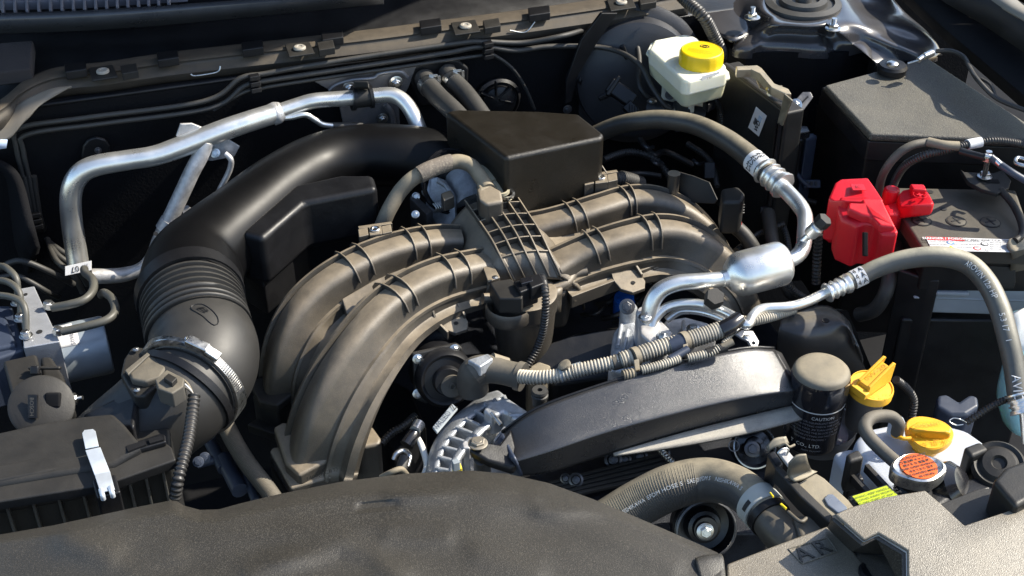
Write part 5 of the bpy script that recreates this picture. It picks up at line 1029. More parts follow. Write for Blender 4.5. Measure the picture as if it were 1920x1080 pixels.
patch('cover_end', [[(940, 812, -.051), (955, 845, -.048), (966, 866, -.052), (978, 893, -.082)], [(905, 858, -.085), (925, 868, -.085), (945, 880, -.09), (960, 892, -.1)]], M['navy'], bcv, nu=4, nv=3, solid=.003)  # navy colour paints bluish shade on this end of the black cover
patch('cover_flange', [[(1150, 849, -.072), (1280, 811, -.066), (1402, 780, -.062), (1502, 756, -.055)], [(1152, 855, -.074), (1285, 835, -.072), (1402, 812, -.069), (1508, 785, -.062)]], mat('flange_sunlit', (.1, .095, .085), .3, spec=.9, dust=.8, dcol=(.45, .41, .34), grain=.8, gscale=1200, speck=.5, scol=(.5, .46, .38)), bcv, nu=5, nv=3, solid=.003)  # flange colour paled to paint the sunlight on the lip
patch('cover_rear_skirt', [R0, [(a, b+6, c-.05) for a, b, c in R0]], M['black'], bcv, nu=4, nv=1, solid=.003)
patch('cover_right_cheek', [[(1452, 655, -.017), (1474, 692, -.024), (1490, 722, -.030), (1502, 757, -.057)], [(1466, 662, -.035), (1486, 700, -.040), (1499, 728, -.045), (1508, 765, -.066)]], M['belt_cover'], bcv, nu=3, nv=3, solid=.003)
tabp = tag(prism('cover_tab', [(878, 842, -.045), (885, 832, -.045), (905, 826, -.045), (935, 832, -.045), (958, 800, -.05), (975, 860, -.055), (962, 878, -.06), (915, 862, -.05)], .012, M['black'], bcv, bevel=.004), None)
bolt((896, 832, -.042), UP, 14, mat('aged_bolt', (.3, .27, .22), .4, metal=.7, dust=.3, dcol=(.3, .25, .18)), bcv, h=.6, washer=1.35)
tube('tab_post', [(903, 858, -.06), (905, 885, -.1)], 16, M['steel_dk'], bcv, sides=20)
lathe('rubber_bush', P(1012, 745, -.045), UP, [(.008, -.01), (.008, 0), (.0095, .001), (.0095, .004), (.008, .005), (.0095, .008), (.0085, .011), (.003, .011), (.003, .006)], M['rubber_dk'], bcv, sides=24)
# ================================================================== ALTERNATOR
al = thing('alternator', 'grey cast alternator housing with open cooling slots', 'alternator', (900, 800, -.09))
CS = M['cast']
arc_o = [(812, 898), (818, 860), (832, 828), (855, 798), (885, 772), (915, 750), (945, 740)]
arc_i = [(842, 900), (848, 868), (866, 838), (890, 812), (915, 790), (938, 775), (960, 768)]
ribbon('housing_arc', [P(x, y, -.085) for x, y in arc_i], [UP]*7, .03, .006, al, CS)
patch('housing_ring', [[(x+6, y+4, -.082) for x, y in arc_i], [(x-3, y-3, -.084) for x, y in arc_i]], CS, al, nu=4, nv=2, solid=.006)
patch('housing_back', [[(x+4, y+4, -.088) for x, y in arc_o], [(x-8, y-6, -.098) for x, y in arc_o], [(x-14, y-8, -.12) for x, y in arc_o]], CS, al, nu=4, nv=2, solid=.004)
for i in range(11):
    f = i/10*(len(arc_o)-1.01); k = int(f); t = f-k
    o1 = P(*[arc_o[k][j]*(1-t)+arc_o[k+1][j]*t for j in (0, 1)], -.086); i1 = P(*[arc_i[k][j]*(1-t)+arc_i[k+1][j]*t for j in (0, 1)], -.084)
    ribbon('fin', [o1, i1], [UP, UP], .02, .0035, al, CS)
prism('housing_core', [(850, 900, -.115), (870, 840, -.115), (960, 775, -.115), (1010, 790, -.115), (960, 900, -.115)], .06, M['alu_dull'], al, bevel=.004)
prism('housing_lug', [(905, 768, -.07), (918, 752, -.07), (952, 744, -.07), (990, 770, -.07), (1000, 785, -.07), (975, 792, -.07), (945, 772, -.07), (922, 782, -.07)], .03, CS, al, bevel=.004)
prism('housing_arm', [(925, 822, -.07), (945, 796, -.07), (962, 806, -.07), (945, 828, -.07), (930, 832, -.07)], .012, CS, al, bevel=.003)
prism('housing_arm', [(950, 770, -.069), (995, 772, -.069), (1000, 778, -.069), (955, 780, -.069)], .012, CS, al, bevel=.003)
tube('through_bolt', [(922, 774, -.06), (940, 797, -.062)], 4, M['zinc'], al, sides=12)
lp_ = [P(811, 800, -.07), P(848, 756, -.07), P(859, 766, -.072), P(820, 812, -.072)]
plate('rating_plate', lp_, .003, M['greyplas'], al)
pxd = (lp_[2]-lp_[3]).normalized(); pyd = (lp_[0]-lp_[3]).normalized()
text('VALEO', sum(lp_, Vector())/4+(-pxd*.006), pxd, pyd, .010, M['navy'], al, off=.002); text('Z', sum(lp_, Vector())/4+(pxd*.018), pxd, pyd, .011, M['print'], al, off=.002)
tag(prism('alternator_bracket', [(866, 830, -.08), (872, 824, -.08), (880, 830, -.08), (882, 840, -.08), (868, 840, -.08)], .1, M['alu_dull'], bevel=.002), 'grey upright bracket in front of the alternator beside the bolt', 'bracket')
dpz = thing('oil_dipstick', 'small yellow tipped plug poking up behind the front cover', 'dipstick', (855, 870, -.06))
prism('tip', [(846, 862, -.045), (858, 858, -.045), (863, 866, -.045), (850, 870, -.045)], .012, M['greyplas'], dpz, bevel=.001); prism('yellow_tip', [(847, 871, -.053), (863, 867, -.053), (867, 878, -.055), (851, 880, -.055)], .03, M['yellab'], dpz, bevel=.001)
# actuator with four bolts
ev = thing('valve_actuator', 'black round actuator on a square flange with bolts under the left runner', 'actuator', (825, 695, -.08))
eax = (tocam(P(830, 700, -.07))*.8+vr*.15-UP*.25).normalized(); ec = P(828, 702, -.085)
eu_, ev_, _ = frame(eax)
crn = [PP(x, y, ec, eax) for x, y in [(772, 662), (856, 643), (868, 652), (862, 700), (800, 758), (778, 748)]]
prism('flange', [c+eax*.002 for c in crn], .008, M['black_dusty'], ev, dirn=-eax, bevel=.003)
lathe('drum', PP(832, 705, ec, eax), eax, [(.036, -.03), (.036, .0), (.0355, .012), (.031, .018), (.03, .018), (.027, .016), (.018, .017), (.0175, .024), (.016, .026), (.001, .026)], M['black'], ev, sides=44)
lathe('hub', PP(838, 712, ec, eax)+eax*.025, eax, [(.014, 0), (.0135, .003), (.004, .003), (.0038, .005), (.0025, .005), (.002, .002)], M['rubber'], ev, sides=32)
for x, y in [(783, 673), (852, 655), (783, 738)]: bolt(PP(x, y, ec+eax*.003, eax), eax, 6.5, M['zinc'], ev)
tube('actuator_body', [(800, 640, -.10), (822, 620, -.09), (830, 600, -.09)], 40, M['black'], ev, sides=24)
# tan block
tag(prism('tan_cover_block', [(652, 790, -.13), (672, 781, -.13), (700, 800, -.13), (716, 822, -.13), (712, 832, -.13), (680, 838, -.13), (655, 830, -.13)], .12, MF, bevel=.005), 'tan dusty plastic block standing beside the front left runner', 'block')
# ================================================================== OIL FILTER, OIL CAP
of = thing('oil_filter', 'upright black oil filter can with a dusty domed top and printed warnings', 'oil filter', (1540, 740, -.05))
oc_ = P(1541, 694, -.012); ro = 56*mpp(oc_)
flute = lambda t, r, h: 1-(.025*(.5+.5*cos(12*t)) if -.03 < h < -.008 and r > .9*ro else 0)
lathe('filter_can', oc_, UP, [(ro*.9, -.10), (ro*.93, -.095), (ro*.94, -.036), (ro*.99, -.032), (ro, -.022), (ro, -.012), (ro*.985, -.006), (ro*.94, -.001)], M['filter'], of, sides=72, fn=flute, ang=30)
lathe('filter_top', oc_, UP, [(ro*.97, -.0045), (ro*.94, -.0005), (ro*.86, .0025), (ro*.7, .004), (ro*.3, .0045), (.0001, .0045)], M['filtertop'], of, sides=72)
lathe('printed_line', oc_, UP, [(ro*.95, -.0385), (ro*.951, -.0375), (ro*.951, -.0372), (ro*.95, -.0369)], M['printwhite'], of, sides=60)
def cyl_text(s_, c, r, z, ang, size, m, parent):
    vs, fs = font_mesh(s_, size); d0 = tocam(c); d0.z = 0; d0.normalize(); b = UP.cross(d0)
    return mesh('lettering', [c+(d0*cos(ang+v.x/r)+b*sin(ang+v.x/r))*(r+.0005)+UP*(z+v.y) for v in vs], fs, m, parent, smooth=False)
cyl_text('CAUTION', oc_, ro*.94, -.045, .35, .0058, M['printwhite'], of)
for k, s_ in enumerate(['USE THIS FILTER OR EQUIVALENT ENGINE OIL', 'FILTER. AFTER FITTING CHECK FOR LEAKS', 'TIGHTEN WITH TOOL 3/4 TURN ONLY. AFTER', 'THE SEAL TOUCHES THE BLOCK OIL THE', 'GASKET BEFORE FITTING. DO NOT REUSE', 'DISPOSE OF PROPERLY']):
    cyl_text(s_, oc_, ro*.94, -.051-.0048*k, .0, .0036, M['printgrey'], of)
cyl_text('T  CO., LTD.', oc_, ro*.94, -.085, -.15, .0065, M['printwhite'], of); cyl_text('MADE IN JAPAN', oc_, ro*.935, -.092, .1, .003, M['printgrey'], of)
tray = P(1537, 800, -.115); rt = 68*mpp(tray)
lathe('filter_tray', tray, UP, [(rt*.85, -.02), (rt*.98, -.004), (rt, .004), (rt*.985, .007), (rt*.95, .006), (rt*.93, -.002), (rt*.8, -.008), (.001, -.008)], mat('tray_grey', (.16, .17, .19), .35, metal=.6, mott=.2), of, sides=64)
oc2 = thing('oil_filler', 'amber yellow oil filler cap with raised grip on a grey neck', 'oil cap', (1637, 725, -.04))
k0 = P(1635, 722, -.035); rk = 42*mpp(k0); kax = (UP+vr*.10-vd*.1).normalized()
lathe('cap_disc', k0, kax, [(rk*.9, -.012), (rk, -.010), (rk, -.002), (rk*.97, .0), (rk*.93, .0), (rk*.91, -.0015), (.001, -.002)], M['amber2'], oc2, sides=60)
gd_ = (P(1668, 678, -.0)-P(1612, 712, .0)).normalized(); gd_.z = 0; gd_ = (vr*.75+UP.cross(vr)*.65).normalized(); gp = kax.cross(gd_)
for s_ in (-1, 1):
    vs = []; sec = [(-.022, .002), (-.020, .014), (.000, .022), (.018, .029), (.022, .026), (.020, .002)]
    for w2 in (-.0016, .0016): vs += [k0+gd_*a+kax*b+gp*(s_*.0065+w2+(0 if b > .01 else s_*.002)) for a, b in sec]
    n_ = 6; mesh('grip_blade', vs, [tuple(range(6)), tuple(range(11, 5, -1))]+[(i, 6+i, 6+(i+1) % 6, (i+1) % 6) for i in range(6)], M['amber2'], oc2, bevel=.0008)
vs = []; sec = [(-.021, .002), (-.019, .012), (.000, .018), (.016, .023), (.018, .002)]
for w2 in (-.006, .006): vs += [k0+gd_*a+kax*b+gp*w2 for a, b in sec]
mesh('grip_core', vs, [tuple(range(5)), tuple(range(9, 4, -1))]+[(i, 5+i, 5+(i+1) % 5, (i+1) % 5) for i in range(5)], M['amber2'], oc2, bevel=.0008)
box('grip_foot', k0-gd_*.024+kax*.004, gd_*.004, gp*.010, kax*.004, M['amber2'], oc2, bevel=.001)
text('OIL FILL', k0+(tocam(k0)*.5).cross(Vector((0, 0, 0)))+(-UP.cross(vr))*.0195+vr*.006, vr, UP.cross(vr), .0065, mat('amber_ink', (.45, .22, .01), .5), oc2, off=.0005)
text('0W-20', k0+kax*.0215+gd_*.004, gd_, gp, .007, bpy.data.materials['amber_ink'], oc2, off=.001)
lathe('filler_neck', k0-kax*.012, -kax, [(rk*.78, 0), (rk*.82, .004), (rk*.78, .008), (rk*.74, .03), (rk*.6, .05)], mat('neck_grey', (.1, .095, .09), .45, dust=.3), oc2, sides=40)
tag(tube('filler_loom', [(1680, 712, -.05), (1700, 728, -.07), (1713, 750, -.09), (1710, 780, -.11)], 8, M['loom_dk'], sides=12, corr=(6, 1.8, .5)), 'black loom curving down beside the oil filler cap', 'wiring loom')
# dark bracket tower behind the filter
dt = thing('engine_mount_cover', 'glossy dark bracket cover behind the oil filter with a dusty patch and two holes', 'cover', (1530, 630, -.08))
patch('cover_shell', [[(1464, 600, -.075), (1500, 582, -.07), (1550, 572, -.07), (1592, 602, -.075), (1602, 640, -.10)], [(1462, 612, -.075), (1500, 602, -.07), (1552, 596, -.07), (1588, 612, -.075), (1606, 650, -.10)],
    [(1458, 632, -.09), (1500, 636, -.085), (1550, 630, -.085), (1585, 622, -.085), (1612, 665, -.12)], [(1458, 665, -.13), (1500, 668, -.12), (1550, 668, -.12), (1594, 665, -.12), (1622, 690, -.16)], [(1470, 720, -.2), (1510, 720, -.2), (1550, 720, -.2), (1600, 720, -.2), (1640, 720, -.2)]],
    mat('mount_gloss', (.035, .037, .042), .28, coat=.3, dust=.8, dcol=(.2, .17, .12), dlo=.9, dhi=1), dt, nu=5, nv=4, solid=.003)
prism('cover_back', [(1460, 605, -.09), (1500, 588, -.085), (1560, 575, -.085), (1590, 580, -.09), (1640, 700, -.2), (1480, 700, -.2)], .2, M['black'], dt, bevel=.003)
for x, y in [(1483, 592), (1548, 602)]: lathe('hole', (x, y, -.066), UP, [(.0045, 0), (.0045, .001)], M['print'], dt, sides=16)
# ================================================================== COOLANT TANK, RADIATOR CAP, FRONT RIGHT
ct_ = thing('coolant_tank', 'white translucent coolant overflow tank with an amber flip cap', 'tank', (1730, 850, -.06))
CT = M['coolant_tank']
prism('tank_shell', [(1600, 822, -.055), (1622, 800, -.055), (1680, 788, -.055), (1760, 788, -.055), (1815, 802, -.055), (1852, 828, -.055), (1868, 865, -.055), (1845, 905, -.055), (1780, 940, -.055), (1720, 950, -.055), (1668, 925, -.055), (1628, 885, -.055), (1604, 850, -.055)], .12, CT, ct_, bevel=.012, seg=5)
prism('tank_shoulder', [(1560, 846, -.075), (1600, 836, -.075), (1640, 860, -.075), (1700, 910, -.075), (1720, 950, -.075), (1650, 950, -.075), (1590, 890, -.075)], .1, CT, ct_, bevel=.008, seg=4)
kc = P(1741, 815, -.034); rkc = 43*mpp(kc); kx = (UP*.97+tocam(kc)*.1).normalized()
wob_ = lambda t, r, h: 1+.06*cos(3*t+.8)
lathe('flip_cap', kc, kx, [(rkc*.6, -.02), (rkc*.8, -.006), (rkc, -.004), (rkc, .003), (rkc*.95, .0045), (.001, .0045)], M['amber'], ct_, sides=60, fn=wob_)
fz = P(1775, 800, -.03)
prism('cap_thumb', [(1702, 800, -.022), (1720, 790, -.022), (1750, 788, -.02), (1772, 792, -.02), (1786, 800, -.022), (1784, 812, -.022), (1772, 812, -.022), (1740, 806, -.018), (1712, 808, -.024)], .012, M['amber'], ct_, bevel=.003)
tx_ = (P(1780, 812, -.03)-P(1720, 818, -.03)).normalized(); ty_ = UP.cross(tx_)
text('COOLANT', P(1738, 797, -.020), tx_, ty_, .0062, bpy.data.materials['amber_ink'], ct_, off=.0008); text('FILL ONLY', P(1740, 816, -.028), tx_, ty_, .006, bpy.data.materials['amber_ink'], ct_, off=.0008); text('冷 却 水', P(1756, 830, -.029), tx_, ty_, .008, bpy.data.materials['amber_ink'], ct_, off=.0012)
tube('cap_strap', [(1708, 822, -.03), (1692, 822, -.03), (1682, 816, -.03)], 4, M['amber'], ct_, sides=10); lathe('strap_knob', (1681, 816, -.034), UP, [(.006, 0), (.006, .006), (.003, .008), (.0001, .008)], M['amber'], ct_, sides=20)
lathe('hose_stub', (1678, 812, -.05), UP, [(.009, 0), (.009, .014), (.006, .02)], CT, ct_, sides=20)
oh = thing('overflow_hose', 'bent grey rubber hose from the coolant tank to the radiator cap', 'hose', (1650, 820, -.02))
tube('hose', [(1682, 812, -.03), (1684, 795, -.016), (1672, 782, -.008), (1650, 780, -.004), (1630, 786, -.002), (1622, 802, -.004), (1632, 822, -.008), (1658, 848, -.012), (1690, 876, -.014), (1712, 896, -.016)], [12, 12, 12, 12, 12.5, 13, 13, 13, 13.5, 13], M['rubber'], oh, sides=20)
rc = thing('pressure_cap', 'steel radiator cap with an orange warning label and two side lobes', 'radiator cap', (1722, 878, 0))
r_c = P(1722, 876, .0); rr_ = 40*mpp(r_c); lob = (P(1770, 872, 0)-P(1680, 880, 0)); uu, vv, _ = frame(UP); la_ = atan2(lob.dot(vv), lob.dot(uu))
lobe = lambda t, r, h: 1+(.32*max(0, cos(t-la_))**6+.32*max(0, -cos(t-la_))**6)*(1 if r > .5*rr_ else 0)
lathe('cap_shell', r_c, UP, [(rr_*.96, -.014), (rr_*1.0, -.013), (rr_*1.02, -.003), (rr_*.99, .0), (rr_*.9, .0012), (rr_*.85, .0006), (.001, .0006)], M['zinc'], rc, sides=90, fn=lobe)
CL_ = lathe('cap_label', r_c, UP, [(rr_*.86, .0007), (rr_*.86, .0018), (.0001, .0019)], M['orange'], rc, sides=56)
rx_ = (P(1755, 868, 0)-P(1690, 885, 0)).normalized(); ry_ = UP.cross(rx_); PO = M['print']
text('⚠'.replace('⚠', '!')+' CAUTION HOT', r_c+ry_*.013+UP*.002, rx_, ry_, .0045, PO, CL_, bold=.0001)
for k, s_ in enumerate(['熱湯注意 キャップ', '開ける な 高温 時', 'NEVER OPEN WHEN HOT', '冷えてから 回す', 'SEE OWNERS MANUAL', '88-108 kPa']): text(s_, r_c+ry_*(.0085-.0045*k)+UP*.002, rx_, ry_, .0038, PO, CL_, bold=.0001)
lathe('cap_neck', r_c-UP*.013, -UP, [(rr_*.7, 0), (rr_*.72, .01), (rr_*.9, .014), (rr_*.9, .02), (rr_*.7, .03)], M['black'], rc, sides=36)
rd2 = thing('radiator_tank', 'black plastic top tank and neck under the radiator cap', 'radiator', (1760, 920, -.04))
prism('tank_top', [(1680, 900, -.025), (1760, 890, -.025), (1800, 925, -.025), (1765, 955, -.03), (1690, 940, -.03)], .06, M['black'], rd2, bevel=.008)
lathe('neck_bulge', P(1775, 912, -.035), (vr*.7-vd*.4+UP*.4), [(.022, -.02), (.026, -.005), (.024, .01), (.016, .018), (.001, .02)], M['blackgloss'], rd2, sides=32)
prism('tank_bar', [(1780, 905, -.03), (1840, 890, -.03), (1900, 880, -.03), (1900, 900, -.03), (1800, 940, -.03)], .05, M['black'], rd2, bevel=.004)
wl = thing('warning_label', 'lime green warning label on a black plate in front of the radiator cap', 'label', (1645, 928, .0))
LW = [P(1598, 931, .006), P(1662, 911, .006), P(1694, 938, .006), P(1618, 955, .006)]
prism('label_plate', [P(1590, 930, .004), P(1664, 906, .004), P(1705, 945, .004), P(1618, 965, .004)], .006, M['black'], wl, bevel=.002)
mesh('label_sheet', LW, [(0, 1, 2, 3)], M['lime'], wl, solid=.0004, smooth=False)
wx = (LW[1]-LW[0]).normalized(); wy = UP.cross(wx)
for k, s_ in enumerate(['! WARNING: KEEP HANDS AND', 'CLOTHES AWAY FROM FAN', 'IT MAY START AT ANY TIME', 'WITHOUT NOTICE']): text(s_, LW[0].lerp(LW[1], .5)-wy*(.004+.0042*k)+wx*(.002*k)+UP*.0006, wx, wy, .0038, M['print'], wl)
for nm, pts, bx_, lb in [('tank_bracket', [(1586, 850), (1610, 840), (1622, 858), (1592, 866)], (1602, 884), 'black bracket with a bolt in front of the left side of the coolant tank'), ('tank_bracket', [(1806, 838), (1838, 826), (1856, 842), (1822, 856)], (1832, 880), 'black bracket in front of the right side of the coolant tank')]:
    t = thing(nm, lb, 'bracket', (pts[0][0], pts[0][1], -.02), 'coolant tank brackets')
    prism('bracket_block', [(x, y, -.01) for x, y in pts], .045, M['black_dusty'], t, bevel=.004)
    prism('bracket_foot', [(x, y+40, -.05) for x, y in pts], .03, M['black'], t, bevel=.003)
    bolt((bx_[0], bx_[1], -.03), tocam(P(bx_[0], bx_[1], -.03)), 6, M['steel_dk'], t)
tube_b = thing('tank_stay', 'thin black stay running from the left tank bracket down to the front cover', 'stay', (1620, 900, -.03))
ribbon('stay_bar', [P(1592, 880, -.03), P(1632, 925, -.03)], [UP]*2, .01, .006, tube_b, M['black_dusty']); ribbon('stay_bar', [P(1625, 870, -.02), P(1672, 920, -.02)], [UP]*2, .01, .005, tube_b, M['black_dusty'])
hn = thing('horn_disc', 'round dark grey ribbed disc at the right edge beside the tank bracket', 'horn', (1870, 880, -.02))
lathe('disc', P(1872, 872, -.02), (UP*.6+tocam(P(1872, 872, 0))*.6), [(.026, -.012), (.027, 0), (.024, .004), (.02, .002), (.016, .006), (.008, .007), (.006, .004), (.001, .004)], M['black_dusty'], hn, sides=40)
yb = thing('y_bracket', 'dark grey Y shaped plastic bracket below the battery', 'bracket', (1795, 765, -.12))
prism('y_top', [(1757, 740, -.12), (1775, 737, -.12), (1798, 752, -.12), (1818, 738, -.12), (1834, 742, -.12), (1836, 760, -.12), (1812, 778, -.125), (1782, 778, -.125), (1757, 760, -.12)], .06, M['navy'], yb, bevel=.006, seg=4)
prism('y_stem', [(1780, 775, -.15), (1815, 775, -.15), (1810, 800, -.15), (1780, 800, -.15)], .1, M['black'], yb, bevel=.005)
wt = thing('washer_tank', 'teal tinted translucent washer tank at the right edge', 'tank', (1900, 720, -.1))
patch('tank_wall', [[(1905, 590, -.04), (1920, 580, -.04), (1960, 580, -.04)], [(1880, 680, -.10), (1905, 680, -.09), (1960, 680, -.09)], [(1868, 740, -.14), (1895, 745, -.12), (1960, 745, -.12)], [(1880, 790, -.18), (1905, 815, -.16), (1960, 830, -.16)]], M['teal'], wt, nu=4, nv=4, solid=.006)
patch('tank_neck', [[(1903, 588, -.035), (1960, 560, -.035)], [(1884, 672, -.09), (1960, 672, -.08)]], M['white'], wt, nu=3, nv=3, solid=.004)
tag(tube('tank_loom', [(1918, 742, -.05), (1890, 748, -.055), (1858, 762, -.06), (1830, 780, -.07), (1812, 792, -.08)], 7, M['loom_dk'], sides=14, corr=(6, 1.8, .5)), 'black corrugated loom running left from the end of the grey hose', 'wiring loom')
tag(tube('wire_loop', [(1812, 792, -.075), (1800, 786, -.07), (1788, 784, -.07), (1780, 790, -.072), (1792, 797, -.075), (1806, 796, -.075)], 1.3, M['zinc'], sides=8), 'thin bright wire loop behind the amber coolant cap', 'wire')
# radiator support bracket
sb2 = thing('support_bar', 'dusty tan support bar with bent clips left of the coolant tank', 'bracket', (1530, 920, -.01))
TN = mat('tan_bar', (.12, .11, .09), .35, metal=.2, dust=.8, dcol=(.34, .29, .2), grain=.3)
prism('bar_plate', [(1492, 908, -.02), (1530, 886, -.02), (1546, 896, -.02), (1600, 945, -.02), (1606, 962, -.02), (1576, 985, -.02), (1562, 975, -.02)], .006, TN, sb2, bevel=.002)
prism('bar_rail', [(1452, 876, -.01), (1462, 872, -.01), (1512, 918, -.014), (1562, 966, -.018), (1556, 980, -.018), (1500, 930, -.014)], .02, M['black_dusty'], sb2, bevel=.002)
prism('bar_slot', [(1545, 934, -.0175), (1552, 926, -.0175), (1562, 926, -.0175), (1588, 950, -.0175), (1592, 962, -.0175), (1578, 966, -.0175), (1552, 946, -.0175)], .003, mat('slot_blue', (.25, .27, .3), .3, metal=.5), sb2, bevel=.001)
patch('bent_clip', [[(1480, 870, .012), (1494, 854, .02), (1512, 852, .02)], [(1478, 880, .004), (1496, 872, .01), (1516, 868, .01)], [(1478, 892, -.006), (1500, 886, -.006), (1522, 880, -.006)], [(1490, 903, -.010), (1512, 896, -.010), (1533, 884, -.010)]], TN, sb2, nu=3, nv=4, solid=.002)
patch('bent_clip', [[(1440, 838, .008), (1452, 822, .014), (1474, 818, .014)], [(1440, 848, .002), (1456, 838, .008), (1480, 832, .008)]], TN, sb2, nu=3, nv=3, solid=.003)
plate('latch_tongue', [(1458, 846, .0), (1474, 840, .0), (1500, 870, -.002), (1484, 880, -.002)], .004, M['alu_dull'], sb2); tube('latch_spring', [(1460, 838, .006), (1472, 832, .01), (1480, 838, .008), (1490, 834, .008)], 2.5, M['hosetan'], sb2, sides=8); tube('latch_spring', [(1458, 850, .004), (1466, 842, .008), (1478, 842, .006), (1476, 852, .0)], 2, M['zinc'], sb2, sides=8)
prism('bar_foot', [(1438, 850, -.01), (1452, 842, -.01), (1470, 868, -.01), (1456, 880, -.01)], .05, M['black'], sb2, bevel=.003)
# radiator hose
rh = thing('radiator_hose', 'fat dusty ribbed radiator hose arching to a pale spring clamp', 'hose', (1320, 900, -.07))
t3 = tube('hose', [(1085, 1010, -.14), (1140, 978, -.12), (1200, 942, -.10), (1262, 912, -.08), (1325, 899, -.07), (1378, 912, -.06), (1418, 942, -.055), (1446, 975, -.055)], [42, 43, 43.5, 43, 41, 40, 40, 41], M['radhose'], rh, sides=44, n=14)
pa3 = o_paths[t3]
for k in range(46):   # fine moulded ribs on the left half
    f = .10+.0105*k; p, t, r = pa3.at(f); d = tocam(p); d = (d-t*d.dot(t)).normalized(); b = t.cross(d); pts = [p+(d*cos(a)+b*sin(a))*(r+.0001) for a in [(-.9+.2*i) for i in range(13)]]
    if k % 1 == 0: tube('hose_rib', pts, [(.0006)*(1-abs(i-6)/9) for i in range(13)], M['radhose'], rh, sides=5, n=1, absr=True)
for f, s_ in [(.27, '1-2 NISHIKAWA'), (.44, 'EPDM HOSE S'), (.61, 'SAE-J20 EPDM S'), (.79, 'NISHIKAWA S')]: text_tube(s_, t3, f, .0, .006, M['printwhite'], rh, name='hose_marking')
tube('yellow_mark', [(1444, 924, -.02), (1450, 932, -.018)], 2, M['yellab'], rh, sides=6)
cl2 = thing('spring_clamp', 'pale grey steel spring clamp on the end of the radiator hose', 'clamp', (1440, 970, -.05))
SC = mat('clamp_coated', (.42, .44, .42), .45, metal=.1, dust=.3, dcol=(.5, .45, .32))
band('clamp_band', t3, .885, .955, SC, cl2, extra=.0016, sides=48); p, t, r = pa3.at(.93)
band('hose_end', t3, .965, 1.0, M['black'], cl2, extra=.0002, sides=40)
box('clamp_ear', (1490, 930, -.03), (vr*.7-vu*.6).normalized()*.008, vu*.004, vd*.004, M['alu'], cl2, bevel=.0006); box('clamp_ear', (1503, 925, -.03), vr*.003, vu*.008, vd*.002, M['alu'], cl2, bevel=.0006)
p0c = p; d = tocam(p0c); d = (d-t*d.dot(t)).normalized(); b = t.cross(d)
for k in range(7):
    a = (.25+.07*k)*(-1 if b.dot(vr) > 0 else 1)
    c = p0c+(d*cos(a)+b*sin(a))*(r+.0018); box('clamp_slot', c, (b*cos(a)-d*sin(a))*.0013, t*(.0025), (d*cos(a)+b*sin(a))*.0003, M['print'], cl2, bevel=0)
tube('yellow_mark', [(1464, 945, -.025), (1474, 954, -.025)], 2.5, M['yellab'], cl2, sides=6)
nk = thing('radiator_neck', 'dusty brown plastic radiator outlet neck beside the spring clamp', 'outlet', (1490, 990, -.05))
NB = mat('neck_plastic', (.05, .045, .04), .35, dust=.6, dcol=(.2, .17, .12))
tube('neck_pipe', [(1440, 968, -.055), (1462, 998, -.055), (1492, 1022, -.06), (1530, 1050, -.08)], [36, 37, 38, 38], NB, nk, sides=32)
prism('neck_block', [(1486, 965, -.03), (1535, 962, -.03), (1556, 982, -.03), (1550, 1002, -.035), (1500, 1010, -.035)], .04, NB, nk, bevel=.005)
tube('neck_ridge', [(1478, 960, -.028), (1500, 978, -.025), (1512, 972, -.026)], 4, NB, nk, sides=8)
# pulleys and engine front
pu = thing('fan_pulley', 'dark ribbed pulley with a bright rim and square hub under the radiator hose', 'pulley', (1325, 985, -.15))
pxx = (tocam(P(1325, 985, -.14))*.7+Vector((0, -1, 0))*.6).normalized(); pc0 = P(1322, 990, -.125)
lathe('pulley_wheel', pc0, pxx, [(.034, -.02), (.034, -.008), (.031, -.004), (.034, 0), (.0345, .004), (.0315, .006), (.029, -.010), (.021, -.012), (.018, -.002), (.014, -.001), (.013, .004), (.001, .004)], mat('pulley_black', (.006, .006, .008), .3), pu, sides=56)
lathe('pulley_rim', pc0, pxx, [(.0335, .0045), (.0335, .0065), (.0315, .0075), (.0305, .006)], M['steel_dk'], pu, sides=56)
bolt(PP(1322, 996, pc0+pxx*.006, pxx), pxx, 11, M['zinc'], pu, name='hub_nut', h=.9)
pu2 = thing('idler_pulley', 'dark pulley with a bright edge under the right end of the black cover', 'pulley', (1415, 840, -.12))
pd0 = P(1414, 838, -.11); px2 = (tocam(pd0)*.7+vr*.2).normalized()
lathe('pulley_wheel', pd0, px2, [(.024, -.015), (.0245, 0), (.022, .002), (.02, -.002), (.012, -.001), (.011, .006), (.006, .007), (.005, .001), (.0001, .001)], M['filter'], pu2, sides=48)
lathe('pulley_edge', pd0, px2, [(.0245, .0005), (.025, .003), (.0235, .0035), (.023, .0015)], M['zinc'], pu2, sides=48)
bolt(P(1410, 842, -.098), px2, 10, M['steel_dk'], pu2, name='hub_nut')
oi = tag(lathe('oil_cap_mark', P(1376, 836, -.10), px2, [(.0065, 0), (.0065, .001), (.0055, .001), (.0055, .0)], M['printgrey'], sides=32), 'small round printed mark left of the idler pulley', 'mark')
en = thing('engine_casting', 'dark engine front casting with belts and bolts between the covers', 'engine', (1150, 870, -.15))
prism('casting', [(960, 900, -.13), (1020, 880, -.13), (1200, 835, -.13), (1430, 800, -.13), (1460, 860, -.13), (1440, 1000, -.14), (1100, 1000, -.14)], .3, mat('engine_dark', (.018, .02, .026), .45, metal=.3, mott=.4, grain=.8), en, bevel=.004)
for k in range(5): ribbon('belt', [P(1030+2*k, 905+7*k, -.125), P(1240+8*k, 850+8*k, -.118)], [UP]*2, .004, .0045, en, M['rubber_dk'])
